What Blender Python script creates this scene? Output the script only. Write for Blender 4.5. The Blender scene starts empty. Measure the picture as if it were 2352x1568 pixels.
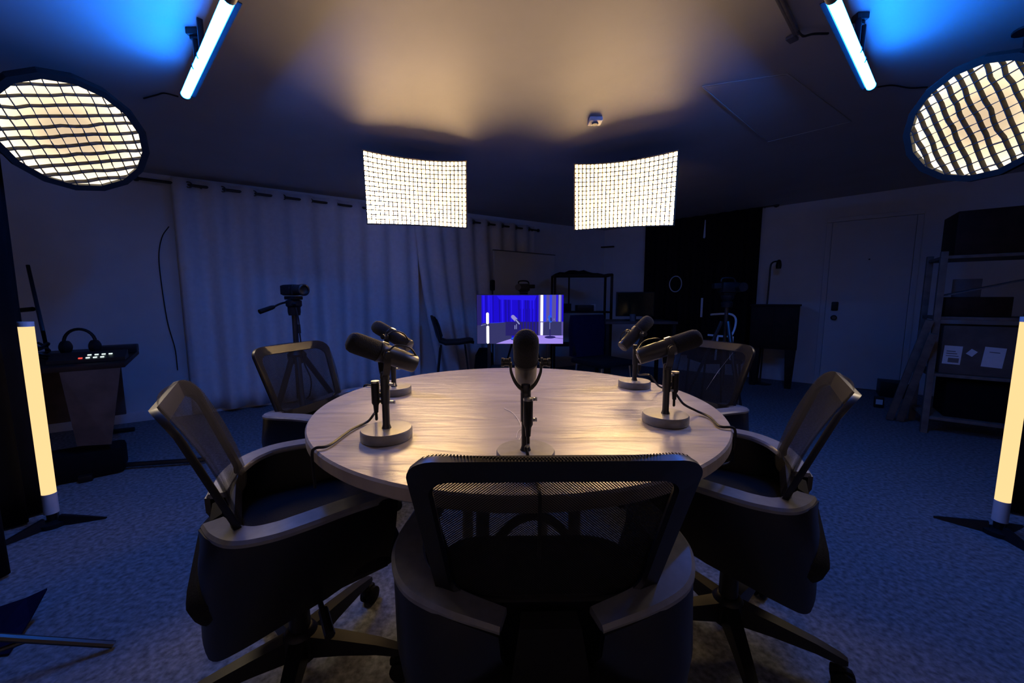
import bpy, bmesh, math, random
from mathutils import Vector, Matrix, Quaternion
random.seed(7)
R = math.radians
C = bpy.context.scene.collection
PI = math.pi

# ------------------------------------------------------------------ camera frame (2352 x 1568)
FPX, PITCH = 870.0, math.atan(94 / 870.0)
CAM = Vector((0, -1.23, 1.07))
cF = Vector((0, math.cos(PITCH), -math.sin(PITCH)))
cU = Vector((0, math.sin(PITCH), math.cos(PITCH)))
cR = Vector((1, 0, 0))
def ray(x, y): return cR * ((x - 1176) / FPX) + cU * ((784 - y) / FPX) + cF
def onz(x, y, z):
    d = ray(x, y); return CAM + d * ((z - CAM.z) / d.z)
def ony(x, y, Y):
    d = ray(x, y); return CAM + d * ((Y - CAM.y) / d.y)
def onpl(x, y, p0, n):
    d = ray(x, y); return CAM + d * ((p0 - CAM).dot(n) / d.dot(n))

# ------------------------------------------------------------------ room frames
D1 = Vector((.828, .56, 0)).normalized(); N1 = Vector((.56, -.828, 0)).normalized()
B1 = Vector((-2.565, 2.562, 0))
D2 = Vector((.794, -.607, 0)).normalized(); N2 = Vector((-.607, -.794, 0)).normalized()
B2 = Vector((3.763, 3.69, 0))
def LW(t, s, z=0): return B1 + D1 * t + N1 * s + Vector((0, 0, z))
def RW(t, s, z=0): return B2 + D2 * t + N2 * s + Vector((0, 0, z))
def lw(x, y, s=0.0):
    p = onpl(x, y, B1 + N1 * s, N1); return ((p - B1).dot(D1), p.z)
def rw(x, y, s=0.0):
    p = onpl(x, y, B2 + N2 * s, N2); return ((p - B2).dot(D2), p.z)
def CZ(x, y): return 2.25 + .022 * x - .005 * (y + 1.23)
CN = Vector((-.022, .005, 1)).normalized()
def onceil(x, y, drop=0.0): return onpl(x, y, Vector((0, -1.23, 2.25 - drop)), CN)

# ------------------------------------------------------------------ materials
MATS = {}
def mat(name, col, rough=.6, metal=0.0, noise=None, bump=None, spec=.5, var=.15, sheen=0.0):
    m = bpy.data.materials.new(name); m.use_nodes = True
    nt = m.node_tree; b = nt.nodes['Principled BSDF']
    b.inputs['Base Color'].default_value = (*col, 1); b.inputs['Roughness'].default_value = rough
    b.inputs['Metallic'].default_value = metal; b.inputs['Specular IOR Level'].default_value = spec
    if sheen: b.inputs['Sheen Weight'].default_value = sheen
    tc = nt.nodes.new('ShaderNodeTexCoord')
    n = nt.nodes.new('ShaderNodeTexNoise'); n.inputs['Scale'].default_value = noise or 40; n.inputs['Detail'].default_value = 4
    nt.links.new(tc.outputs['Object'], n.inputs['Vector'])
    rp = nt.nodes.new('ShaderNodeValToRGB')
    rp.color_ramp.elements[0].color = (*[c * (1 - var) for c in col], 1); rp.color_ramp.elements[1].color = (*[min(1, c * (1 + var)) for c in col], 1)
    rp.color_ramp.elements[0].position = .3; rp.color_ramp.elements[1].position = .7
    nt.links.new(n.outputs['Fac'], rp.inputs['Fac']); nt.links.new(rp.outputs['Color'], b.inputs['Base Color'])
    if bump:
        bp = nt.nodes.new('ShaderNodeBump'); bp.inputs['Strength'].default_value = bump; bp.inputs['Distance'].default_value = .004
        nt.links.new(n.outputs['Fac'], bp.inputs['Height']); nt.links.new(bp.outputs['Normal'], b.inputs['Normal'])
    MATS[name] = m
    return m
def emit(name, col, st):
    m = bpy.data.materials.new(name); m.use_nodes = True
    nt = m.node_tree; nt.nodes.clear()
    e = nt.nodes.new('ShaderNodeEmission'); e.inputs[0].default_value = (*col, 1); e.inputs[1].default_value = st
    o = nt.nodes.new('ShaderNodeOutputMaterial'); nt.links.new(e.outputs[0], o.inputs[0])
    return m

M_WALL = mat('wall_paint', (.68, .68, .68), .8, noise=6, bump=.05, var=.04)
M_CEIL = mat('ceiling_paint', (.46, .45, .44), .62, noise=3, bump=.25, var=.05)
M_CARPET = mat('carpet', (.19, .20, .215), .95, noise=55, bump=.9, var=.45, spec=.1)
M_BLACK = mat('black_plastic', (.009, .009, .011), .45, spec=.3)
M_BLACKM = mat('black_metal', (.014, .014, .016), .35, spec=.6)
M_ARM = mat('arm_plastic', (.15, .155, .18), .34, spec=.7)
M_SHELL = mat('shell_plastic', (.005, .005, .009), .36, spec=.5)
M_FAB = mat('seat_fabric', (.010, .010, .012), .9, noise=300, bump=.5, spec=.15)
M_VELVET = mat('black_drape', (.006, .006, .008), .95, noise=30, spec=.1)
M_MIC = mat('mic_metal', (.013, .013, .016), .38, spec=.6)
M_FOAM = mat('windscreen_foam', (.011, .011, .013), .9, noise=400, bump=.6)
M_BASE = mat('base_metal', (.21, .20, .19), .4, spec=.6)
M_STEEL = mat('steel', (.5, .5, .5), .3, 1.0)
M_RUB = mat('rubber', (.007, .007, .008), .75, spec=.15)
M_CURT = mat('white_drape', (.72, .72, .74), .85, noise=25, bump=.1, var=.05)
M_BLKCURT = mat('dark_drape', (.016, .010, .012), .95, noise=20, spec=.1)
M_DOOR = mat('door_paint', (.66, .66, .66), .6, noise=5, var=.03)
M_WOODD = mat('dark_wood', (.022, .011, .008), .6, spec=.2, noise=14, var=.4)
M_BROWN = mat('brown_board', (.09, .06, .05), .7, noise=10, var=.3)
M_CARD = mat('cardboard', (.11, .085, .07), .8, noise=12, var=.2)
M_PAPER = mat('paper', (.7, .7, .72), .7, var=.03)
M_WHITEP = mat('white_plastic', (.7, .7, .72), .4, var=.03)
M_GREYM = mat('grey_metal', (.12, .12, .13), .45)
M_RAIL = mat('bare_board', (.16, .13, .11), .7, noise=16, var=.3)
M_NAVY = mat('navy_cloth', (.006, .007, .03), .9, noise=30, spec=.1)
M_GRID = mat('grid_fabric', (.05, .04, .035), .85)
M_RIM = mat('rim_fabric', (.16, .11, .08), .8)
M_RIMD = mat('disc_rim', (.014, .011, .010), .6, spec=.25)
M_SCRATCH = mat('white_thread', (.8, .76, .7), .6)
M_SCREENOFF = mat('dark_screen', (.02, .018, .01), .12)

def mesh_weave():
    m = mat('mesh_weave', (.022, .022, .024), .85, spec=.08)
    nt = m.node_tree; b = nt.nodes['Principled BSDF']
    uv = nt.nodes.new('ShaderNodeUVMap')
    def frac_dist(off):
        mp = nt.nodes.new('ShaderNodeVectorMath'); mp.operation = 'MULTIPLY_ADD'
        mp.inputs[1].default_value = (1 / .0046, 1 / .0050, 1); mp.inputs[2].default_value = (off, off, 0)
        nt.links.new(uv.outputs[0], mp.inputs[0])
        fr = nt.nodes.new('ShaderNodeVectorMath'); fr.operation = 'FRACTION'; nt.links.new(mp.outputs[0], fr.inputs[0])
        sb = nt.nodes.new('ShaderNodeVectorMath'); sb.operation = 'SUBTRACT'; sb.inputs[1].default_value = (.5, .5, 0)
        nt.links.new(fr.outputs[0], sb.inputs[0])
        ln = nt.nodes.new('ShaderNodeVectorMath'); ln.operation = 'LENGTH'; nt.links.new(sb.outputs[0], ln.inputs[0])
        return ln.outputs['Value']
    mn = nt.nodes.new('ShaderNodeMath'); mn.operation = 'MINIMUM'
    nt.links.new(frac_dist(0), mn.inputs[0]); nt.links.new(frac_dist(.5), mn.inputs[1])
    gt = nt.nodes.new('ShaderNodeMath'); gt.operation = 'GREATER_THAN'; gt.inputs[1].default_value = .30
    nt.links.new(mn.outputs[0], gt.inputs[0]); nt.links.new(gt.outputs[0], b.inputs['Alpha'])
    return m
M_MESH = mesh_weave()

def table_mat():
    m = mat('table_laminate', (.20, .17, .145), .36, spec=.55)
    nt = m.node_tree; b = nt.nodes['Principled BSDF']
    tc = [n for n in nt.nodes if n.type == 'TEX_COORD'][0]
    mp = nt.nodes.new('ShaderNodeMapping'); mp.inputs['Scale'].default_value = (2.0, 11, 1); mp.inputs['Rotation'].default_value = (0, 0, R(-6))
    nt.links.new(tc.outputs['Object'], mp.inputs[0])
    n = nt.nodes.new('ShaderNodeTexNoise'); n.inputs['Scale'].default_value = 1.6; n.inputs['Detail'].default_value = 6; n.inputs['Distortion'].default_value = 1.2
    nt.links.new(mp.outputs[0], n.inputs['Vector'])
    bp = nt.nodes.new('ShaderNodeBump'); bp.inputs['Strength'].default_value = .55; bp.inputs['Distance'].default_value = .008
    nt.links.new(n.outputs['Fac'], bp.inputs['Height']); nt.links.new(bp.outputs['Normal'], b.inputs['Normal'])
    rp = nt.nodes.new('ShaderNodeValToRGB')
    rp.color_ramp.elements[0].position = .35; rp.color_ramp.elements[1].position = .65
    rp.color_ramp.elements[0].color = (.33, .285, .25, 1); rp.color_ramp.elements[1].color = (.43, .375, .325, 1)
    nt.links.new(n.outputs['Fac'], rp.inputs['Fac'])
    for l in list(b.inputs['Base Color'].links): nt.links.remove(l)
    nt.links.new(rp.outputs['Color'], b.inputs['Base Color'])
    r2 = nt.nodes.new('ShaderNodeMapRange'); r2.inputs[3].default_value = .28; r2.inputs[4].default_value = .44
    nt.links.new(n.outputs['Fac'], r2.inputs[0]); nt.links.new(r2.outputs[0], b.inputs['Roughness'])
    return m
M_TABLE = table_mat()

# ------------------------------------------------------------------ mesh helpers
def frame(d):
    d = d.normalized(); a = Vector((0, 0, 1)) if abs(d.z) < .95 else Vector((1, 0, 0))
    x = a.cross(d).normalized(); return x, d.cross(x).normalized(), d
class MB:
    def __init__(s): s.bm = bmesh.new()
    def box(s, c, size, rot=None, bev=0.0, taper=None):
        t = bmesh.new(); bmesh.ops.create_cube(t, size=1)
        for v in t.verts:
            k = 1.0
            if taper and v.co.z < 0: k = taper
            v.co = Vector((v.co.x * size[0] * k, v.co.y * size[1] * k, v.co.z * size[2]))
        if bev: bmesh.ops.bevel(t, geom=t.edges[:], offset=bev, segments=2, affect='EDGES', profile=.6)
        m = Matrix.Translation(Vector(c)) @ (rot.to_4x4() if rot is not None else Matrix())
        s.join(t, m); return s
    def join(s, t, m=None):
        if m is not None: bmesh.ops.transform(t, matrix=m, verts=t.verts[:])
        me = bpy.data.meshes.new('tmp'); t.to_mesh(me); t.free(); s.bm.from_mesh(me); bpy.data.meshes.remove(me)
    def tube(s, pts, r, seg=10, caps=True, closed=False):
        pts = [Vector(p) for p in pts]; n = len(pts); rs = r if isinstance(r, (list, tuple)) else [r] * n
        rings = []; px = None
        for i, p in enumerate(pts):
            if closed: d = pts[(i + 1) % n] - pts[i - 1]
            else: d = pts[min(i + 1, n - 1)] - pts[max(i - 1, 0)]
            if d.length < 1e-9: d = Vector((0, 0, 1))
            d.normalize()
            if px is None: x, y, _ = frame(d)
            else:
                x = px - d * px.dot(d)
                if x.length < 1e-6: x, y, _ = frame(d)
                x.normalize(); y = d.cross(x)
            px = x
            rings.append([s.bm.verts.new(p + (x * math.cos(2 * PI * k / seg) + y * math.sin(2 * PI * k / seg)) * rs[i]) for k in range(seg)])
        for i in range(n - (0 if closed else 1)):
            a, b = rings[i], rings[(i + 1) % n]
            for k in range(seg): s.bm.faces.new((a[k], a[(k + 1) % seg], b[(k + 1) % seg], b[k]))
        if caps and not closed:
            s.bm.faces.new(rings[0][::-1]); s.bm.faces.new(rings[-1])
        return s
    def lathe(s, prof, seg=32, m=None):
        t = bmesh.new(); rings = []
        for r, z in prof:
            if r < 1e-6: rings.append([t.verts.new((0, 0, z))])
            else: rings.append([t.verts.new((r * math.cos(2 * PI * k / seg), r * math.sin(2 * PI * k / seg), z)) for k in range(seg)])
        for a, b in zip(rings, rings[1:]):
            for k in range(seg):
                k2 = (k + 1) % seg
                if len(a) == 1 and len(b) == 1: continue
                if len(a) == 1: t.faces.new((a[0], b[k2], b[k]))
                elif len(b) == 1: t.faces.new((a[k], a[k2], b[0]))
                else: t.faces.new((a[k], a[k2], b[k2], b[k]))
        if len(rings[0]) > 1: t.faces.new(rings[0][::-1])
        if len(rings[-1]) > 1: t.faces.new(rings[-1])
        s.join(t, m); return s
    def sweep(s, pts, secs, closed_sec=True, closed=False, caps=True):
        # secs: list (one per point) of lists of world-space Vectors
        rings = [[s.bm.verts.new(v) for v in sec] for sec in secs]
        n = len(rings); k = len(rings[0])
        for i in range(n - (0 if closed else 1)):
            a, b = rings[i], rings[(i + 1) % n]
            for j in range(k - (0 if closed_sec else 1)):
                s.bm.faces.new((a[j], a[(j + 1) % k], b[(j + 1) % k], b[j]))
        if caps and closed_sec and not closed:
            s.bm.faces.new(rings[0][::-1]); s.bm.faces.new(rings[-1])
        return s
    def poly(s, pts, mi=0):
        f = s.bm.faces.new([s.bm.verts.new(Vector(p)) for p in pts]); f.material_index = mi; return f
    def prism(s, pts, off):
        off = Vector(off); a = [s.bm.verts.new(Vector(p)) for p in pts]; b = [s.bm.verts.new(Vector(p) + off) for p in pts]
        n = len(a); s.bm.faces.new(a[::-1]); s.bm.faces.new(b)
        for i in range(n): s.bm.faces.new((a[i], a[(i + 1) % n], b[(i + 1) % n], b[i]))
        return s
    def build(s, name, m, parent=None, smooth=True, fix=True, angle=38):
        bm = s.bm
        if fix: bmesh.ops.recalc_face_normals(bm, faces=bm.faces[:])
        me = bpy.data.meshes.new(name); bm.to_mesh(me); bm.free()
        for x in (m if isinstance(m, (list, tuple)) else [m]): me.materials.append(x)
        if smooth:
            me.polygons.foreach_set('use_smooth', [True] * len(me.polygons))
            me.set_sharp_from_angle(angle=R(angle))
        o = bpy.data.objects.new(name, me); C.objects.link(o)
        if parent is not None: o.parent = parent
        return o
def tag(o, label, cat, group=None, kind=None):
    if label: o['label'] = label
    if cat: o['category'] = cat
    if group: o['group'] = group
    if kind: o['kind'] = kind
    return o
def thing(name, label, cat, loc=(0, 0, 0), rz=0.0, group=None):
    o = bpy.data.objects.new(name, None); C.objects.link(o); o.empty_display_size = .05
    o.location = loc; o.rotation_euler = (0, 0, rz)
    return tag(o, label, cat, group)
def struct(o): o['kind'] = 'structure'; return o
def copy_tree(o, parent=None):
    c = o.copy(); C.objects.link(c)
    if parent is not None: c.parent = parent
    for ch in [x for x in bpy.data.objects if x.parent == o and x is not c]: copy_tree(ch, c)
    return c
def spline(pts, n=8):
    pts = [Vector(p) for p in pts]; out = []
    P = [pts[0] * 2 - pts[1]] + pts + [pts[-1] * 2 - pts[-2]]
    for i in range(1, len(P) - 2):
        a, b, c, d = P[i - 1], P[i], P[i + 1], P[i + 2]
        for k in range(n):
            t = k / n
            out.append(.5 * ((2 * b) + (c - a) * t + (2 * a - 5 * b + 4 * c - d) * t * t + (3 * b - a - 3 * c + d) * t ** 3))
    out.append(pts[-1]); return out
def rrect(w, h, r, n=6):
    pts = []
    for cx, cy, a0 in ((w / 2 - r, h / 2 - r, 0), (-w / 2 + r, h / 2 - r, 90), (-w / 2 + r, -h / 2 + r, 180), (w / 2 - r, -h / 2 + r, 270)):
        for k in range(n + 1):
            a = R(a0 + 90 * k / n); pts.append((cx + r * math.cos(a), cy + r * math.sin(a)))
    return pts
def rotm(x, z):
    # rotation whose local X and Z follow the given vectors
    x = Vector(x).normalized(); z = Vector(z).normalized(); y = z.cross(x).normalized(); z = x.cross(y)
    return Matrix((x, y, z)).transposed()
V = Vector
Z3 = V((0, 0, 1))

# ================================================================== SETTING
cor_den = N1.x * N2.y - N1.y * N2.x
c1, c2 = B1.dot(N1), B2.dot(N2)
CORNER = V(((c1 * N2.y - N1.y * c2) / cor_den, (N1.x * c2 - c1 * N2.x) / cor_den, 0))
pL = LW(-3.5, 0); pR = RW(3.0, 0); pBL = V((-4.2, -3.2, 0)); pBR = V((4.2, -3.2, 0))
ring = [CORNER, pR, pBR, pBL, pL]
b = MB(); b.poly([p for p in ring[::-1]]); struct(b.build('floor', M_CARPET, fix=False, smooth=False))
b = MB(); b.poly([V((p.x, p.y, CZ(p.x, p.y))) for p in ring]); struct(b.build('ceiling', M_CEIL, fix=False, smooth=False))
for nm, a, c in (('wall_left', pL, CORNER), ('wall_right', CORNER, pR), ('wall_east', pR, pBR), ('wall_back', pBR, pBL), ('wall_west', pBL, pL)):
    out = (c - a).cross(Z3).normalized() * -1
    mid = (a + c) / 2
    if out.dot(mid - V((0, .5, 0))) < 0: out = -out
    b = MB(); q = [a, c, V((c.x, c.y, CZ(c.x, c.y))), V((a.x, a.y, CZ(a.x, a.y)))]
    b.prism(q, out * .08); struct(b.build(nm, M_WALL, smooth=False))
# baseboard of the curtain wall
b = MB(); tl = (CORNER - B1).dot(D1)
b.box(LW((tl - 3.5) / 2, .006, .045), (tl + 3.5, .012, .09), rotm(D1, Z3), .003); struct(b.build('baseboard_left', M_WHITEP))

# door on the right wall
tL, _ = rw(1913, 515); _, zt = rw(1913, 512); tR, _ = rw(2105, 505)
dw = tR - tL
d = thing('door_1', None, None, RW(tL + dw / 2, 0), math.atan2(D2.y, D2.x)); struct(d)
b = MB(); b.box((0, -.018, zt / 2 + .004), (dw, .034, zt - .01), None, .004)
leaf = b.build('door_leaf', M_DOOR, d); 
b = MB(); b.box((-dw / 2 + .085, -.05, 1.0), (.066, .03, .11), None, .012); b.box((-dw / 2 + .085, -.066, 1.015), (.045, .004, .05), None, .001)
b.build('deadbolt_keypad', M_BLACK, d)
b = MB(); m = Matrix.Translation((-dw / 2 + .085, -.034, .86)) @ Matrix.Rotation(R(90), 4, 'X')
b.lathe([(.032, 0), (.032, .008), (.014, .012), (.014, .03), (.028, .04), (.03, .055), (.02, .066), (0, .068)], 20, m)
b.build('door_knob', M_BLACKM, d)
b = MB(); m = Matrix.Translation((0, -.034, zt * .77)) @ Matrix.Rotation(R(90), 4, 'X'); b.lathe([(.009, 0), (.009, .006), (0, .006)], 12, m); b.build('peephole', M_BLACKM, d)
b = MB()
for sx in (-1, 1): b.box((sx * (dw / 2 + .03), -.012, zt / 2), (.05, .024, zt), None, .004)
b.box((0, -.012, zt + .03), (dw + .11, .024, .05), None, .004)
t1 = b.build('trim_1', M_DOOR); t1.location = RW(tL + dw / 2, 0); t1.rotation_euler.z = math.atan2(D2.y, D2.x); struct(t1)

# ceiling hatch and ceiling track
h = [onceil(x, y, .0) for x, y in ((1612, 197), (1762, 325), (1955, 278), (1808, 168))]
b = MB()
for i in range(4):
    a, c = h[i], h[(i + 1) % 4]; b.box((a + c) / 2 - V((0, 0, .004)), ((c - a).length, .007, .004), rotm(c - a, CN), .001)
hatch = b.build('trim_2', M_GREYM if False else M_CEIL); struct(hatch)
b = MB(); cc = sum(h, V()) / 4
b.prism([p + (cc - p) * .03 - V((0, 0, .003)) for p in h], V((0, 0, .002)))
struct(b.build('trim_3', M_CEIL, smooth=False))

# ================================================================== CURTAINS
def drape(name, m, A, B, z0, z1, folds, amp, nrm, parent=None, seed=0, flare=0.0, taper=0.0, thick=.004, skew=None):
    rnd = random.Random(seed); A = V(A); B = V(B); L = (B - A).length; n = max(40, int(folds * 12)); rows = 14
    ph = [rnd.uniform(-.5, .5) for _ in range(6)]
    bm = MB(); front = []
    for j in range(rows + 1):
        f = j / rows; row = []
        for i in range(n + 1):
            u = i / n
            w = math.sin(2 * PI * folds * u + .5 * math.sin(2 * PI * u * 2.3 + ph[0] * 6) * (f)) + .45 * f * math.sin(2 * PI * folds * .43 * u + ph[1] * 6 + f * 1.5)
            a = amp * (.75 + .5 * f * (1 + ph[2] * math.sin(7 * u + ph[3] * 9)))
            uu = u
            if skew: uu = u + skew(u, f)
            zz = z0 if not callable(z0) else z0(u)
            zb = z1 if not callable(z1) else z1(u)
            p = A.lerp(B, uu) + nrm * (a * w + flare * f * f)
            row.append(bm.bm.verts.new(V((p.x, p.y, zz + (zb - zz) * f))))
        front.append(row)
    for j in range(rows):
        for i in range(n): bm.bm.faces.new((front[j][i], front[j][i + 1], front[j + 1][i + 1], front[j + 1][i]))
    o = bm.build(name, m, parent, fix=True, angle=180)
    md = o.modifiers.new('thick', 'SOLIDIFY'); md.thickness = thick; md.offset = 0
    return o

# white curtains on the left wall
S = .10
tA, zA = lw(392, 418, S); tS, _ = lw(950, 640, S); tB, zB = lw(1228, 528, S); zrod = (zA + lw(810, 475, S)[1]) / 2
g = thing('curtain', 'white grommet curtain hung from its rod on the camcorder side of the slit', 'curtain', (0, 0, 0))
drape('drape', M_CURT, LW(tA, S), LW(tS + .06, S), zrod + .05, .035, 9, .042, N1, g, seed=1, flare=-.02)
g2 = thing('curtain', 'white grommet curtain drawn back from the slit, behind the dark shell chair and whiteboard', 'curtain', (0, 0, 0))
drape('drape', M_CURT, LW(tS + .02, S + .005), LW(tB, S), zrod + .05, .04, 8, .042, N1, g2, seed=2, flare=.02,
      skew=lambda u, f: (1 - u) * .16 * f ** 1.5)
for gg, t0, t1, k in ((g, tA, tS, 9), (g2, tS + .03, tB, 8)):
    for i in range(k):
        t = t0 + (t1 - t0) * (i + .5) / k
        b = MB(); b.tube([LW(t, S, zrod) + (D1 * .0 + N1 * .012) + (V((0, 0, 1)) * math.sin(a) + D1 * math.cos(a)) * .024 for a in [2 * PI * q / 14 for q in range(14)]], .005, 6, closed=True); b.build('grommet', M_BLACKM, gg)
rod = thing('curtain_rod', 'long black rod carrying the white curtains along the wall', 'curtain rod', (0, 0, 0))
t0 = lw(312, 408, S)[0]; t1 = lw(1236, 531, S)[0]
b = MB(); b.tube([LW(t0, S, zrod), LW(t1, S, zrod)], .0125, 10); b.build('pole', M_BLACKM, rod)
for t in (t0, t1):
    b = MB(); b.lathe([(.0125, -.02), (.022, -.01), (.024, .01), (.012, .025), (0, .028)], 14, Matrix.Translation(LW(t, S, zrod)) @ rotm(Z3.cross(D1), D1 * (1 if t > 0 else -1)).to_4x4()); b.build('finial', M_BLACKM, rod)
for t in (t0 + .42, (t0 + t1) / 2, t1 - .1):
    b = MB(); b.box(LW(t, .006, zrod), (.03, .012, .08), rotm(D1, Z3), .003); b.tube([LW(t, 0, zrod), LW(t, S, zrod - .012)], .008, 8); b.build('bracket', M_BLACKM, rod)
# loose cable hanging on the wall
b = MB(); pts = [LW(*[lw(x, y, .012)[0], .012], lw(x, y, .012)[1]) for x, y in ((388, 520), (372, 545), (365, 590), (372, 660), (385, 740), (402, 800), (408, 850))]
b.tube(spline(pts, 6), .004, 6); tag(b.build('wall_cable', M_BLACK), 'thin dark cable looping down the bare wall beside the white curtain', 'cable')
# whiteboard leaning before the wall
tb0, zb0 = lw(1133, 575, .24); tb1, zb1 = lw(1272, 590, .24)
wb = thing('whiteboard', 'pale blank board standing against the curtained wall behind the television', 'board', LW((tb0 + tb1) / 2, .25), math.atan2(D1.y, D1.x))
b = MB(); b.box((0, 0, (zb0) / 2), (tb1 - tb0, .02, zb0), None, .003); b.build('panel', M_WALL, wb)
b = MB(); b.box((0, 0, zb0 + .006), (tb1 - tb0 + .02, .03, .012), None, .002); b.build('rim', M_GREYM, wb)

# black curtain on the right wall
ta, za = rw(1485, 475, .1); tb, zb = rw(1752, 470, .1)
bc = thing('black_curtain', 'wide black curtain hanging on the wall beside the door', 'curtain', (0, 0, 0))
drape('drape', M_BLKCURT, RW(ta, .1), RW(tb, .1), zb + .03, .25, 9, .03, N2, bc, seed=4)
br = thing('curtain_rod', 'short dark rod with ball finial above the black curtain', 'curtain rod', (0, 0, 0))
tb2, zr = rw(1776, 470, .13)
b = MB(); b.tube([RW(ta, .10, zr), RW(tb2, .10, zr)], .012, 10); b.build('pole', M_BLACKM, br)
b = MB(); b.lathe([(.012, 0), (.03, .015), (.034, .035), (.024, .06), (0, .068)], 14, Matrix.Translation(RW(tb2, .10, zr)) @ rotm(Z3.cross(D2), D2).to_4x4()); b.build('finial', M_BLACKM, br)
for t in (ta + .1, tb + .02):
    b = MB(); b.tube([RW(t, 0, zr), RW(t, .10, zr)], .008, 8); b.build('bracket', M_BLACKM, br)
t, z = rw(1620, 505, .17); t2, z2 = rw(1621, 547, .17)
b = MB(); b.prism([RW(t - .005, .165, z), RW(t + .006, .165, z), RW(t + .012, .165, z2 + .02), RW(t, .165, z2), RW(t - .016, .165, z2 + .01)], N2 * .004)
tag(b.build('tie_back', M_PAPER), 'narrow white strap dangling high on the black curtain', 'strap')
t, z = rw(1552, 652, .17); b = MB()
b.tube([RW(t, .18, z) + (D2 * math.cos(a) * .085 + Z3 * math.sin(a) * .115) for a in [2 * PI * k / 28 for k in range(28)]], .007, 8, closed=True)
tag(b.build('hoop', M_WALL), 'thin pale oval hoop hung on the black curtain', 'hoop')
t, z = rw(1613, 684, .17); t2, z2 = rw(1610, 728, .17)
b = MB(); b.box(RW(t, .175, (z + z2) / 2), (.028, .012, z - z2), rotm(D2, Z3), .004)
tag(b.build('strip', M_WHITEP), 'short white upright strip at the lower part of the black curtain', 'strip')

# black backdrop drapes beside the tube lamps
def poly_drape(path, par, folds, amp, seed):
    path = [V(p) for p in path]; seg = [(b_ - a_).length for a_, b_ in zip(path, path[1:])]; tot = sum(seg)
    sm = spline(path, 10); L = [0]
    for a_, b_ in zip(sm, sm[1:]): L.append(L[-1] + (b_ - a_).length)
    def at(u):
        d = u * L[-1]
        for k in range(len(sm) - 1):
            if d <= L[k + 1] or k == len(sm) - 2:
                f = (d - L[k]) / (L[k + 1] - L[k]); p = sm[k].lerp(sm[k + 1], f); t = (sm[k + 1] - sm[k]).normalized(); return p, V((t.y, -t.x, 0))
    bm = MB(); n = folds * 12; rows = 12; g_ = []
    for j in range(rows + 1):
        f = j / rows; row = []
        for i in range(n + 1):
            u = i / n; p, nn = at(u); w = math.sin(2 * PI * folds * u + .6 * math.sin(5 * u + seed)) + .4 * f * math.sin(2 * PI * folds * .41 * u + seed)
            p = p + nn * amp * w * (.8 + .4 * f); row.append(bm.bm.verts.new(V((p.x, p.y, (CZ(p.x, p.y) - .10) * (1 - f) + .012 * f))))
        g_.append(row)
    for j in range(rows):
        for i in range(n): bm.bm.faces.new((g_[j][i], g_[j][i + 1], g_[j + 1][i + 1], g_[j + 1][i]))
    rb = MB(); rb.tube([at(k / 30)[0] + Z3 * (CZ(at(k / 30)[0].x, at(k / 30)[0].y) - .085) for k in range(31)], .009, 8)
    for u in (.03, .35, .65, .97):
        p = at(u)[0]; zc_ = CZ(p.x, p.y); rb.tube([p + Z3 * (zc_ - .085), p + Z3 * (zc_ - .002)], .006, 6)
    rb.build('rail', M_BLACKM, par)
    o = bm.build('cloth', M_VELVET, par, angle=180); md = o.modifiers.new('thick', 'SOLIDIFY'); md.thickness = .004; md.offset = 0
drp = thing('backdrop_drape', 'black backdrop drape hanging behind the lamp tube on the desk side', 'drape', (0, 0, 0))
poly_drape([(-2.40, .64, 0), (-2.30, .34, 0), (-1.95, .08, 0), (-1.95, -.2, 0), (-2.05, -.6, 0)], drp, 14, .025, 1)
drp2 = thing('backdrop_drape', 'black backdrop drape hanging behind the lamp tube on the shelf side', 'drape', (0, 0, 0))
poly_drape([(2.52, .62, 0), (2.44, .26, 0), (2.02, .02, 0), (1.75, -.25, 0)], drp2, 12, .025, 2)
def backdrop_stand(px, py, rz, label):
    g = thing('backdrop_stand', label, 'stand', (px, py, 0), rz)
    zt_ = CZ(px, py) - .1
    b = MB(); b.tube([(0, 0, .08), (0, 0, zt_)], .014, 10); b.build('pole', M_BLACKM, g)
    for k in range(3):
        a = 2 * PI * k / 3; e = V((math.cos(a), math.sin(a), 0))
        b = MB(); b.tube([V((0, 0, .20)), e * .37 + Z3 * .012], .010, 8); b.tube([V((0, 0, .07)), e * .2 + Z3 * .1], .007, 8); b.build('leg', M_BLACKM, g)
    return g
st = onz(0, 1530, 0); tip = onz(255, 1490, 0)
backdrop_stand(tip.x - .33, tip.y - .15, math.atan2(.15, .33), 'black light stand with splayed legs at the foot of the drape')
# cloth spilling at the foot of the left drape
b = MB(); q = [onz(0, 1392, .05), onz(60, 1372, .08), onz(108, 1350, .09), onz(70, 1420, .03), onz(20, 1500, .008), onz(-60, 1510, .008), onz(-60, 1410, .04)]
b.prism(q, V((0, 0, -.006))); tag(b.build('cloth_corner', M_NAVY, smooth=False), 'dark blue cloth corner spilling onto the carpet below the black drape', 'cloth')

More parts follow.
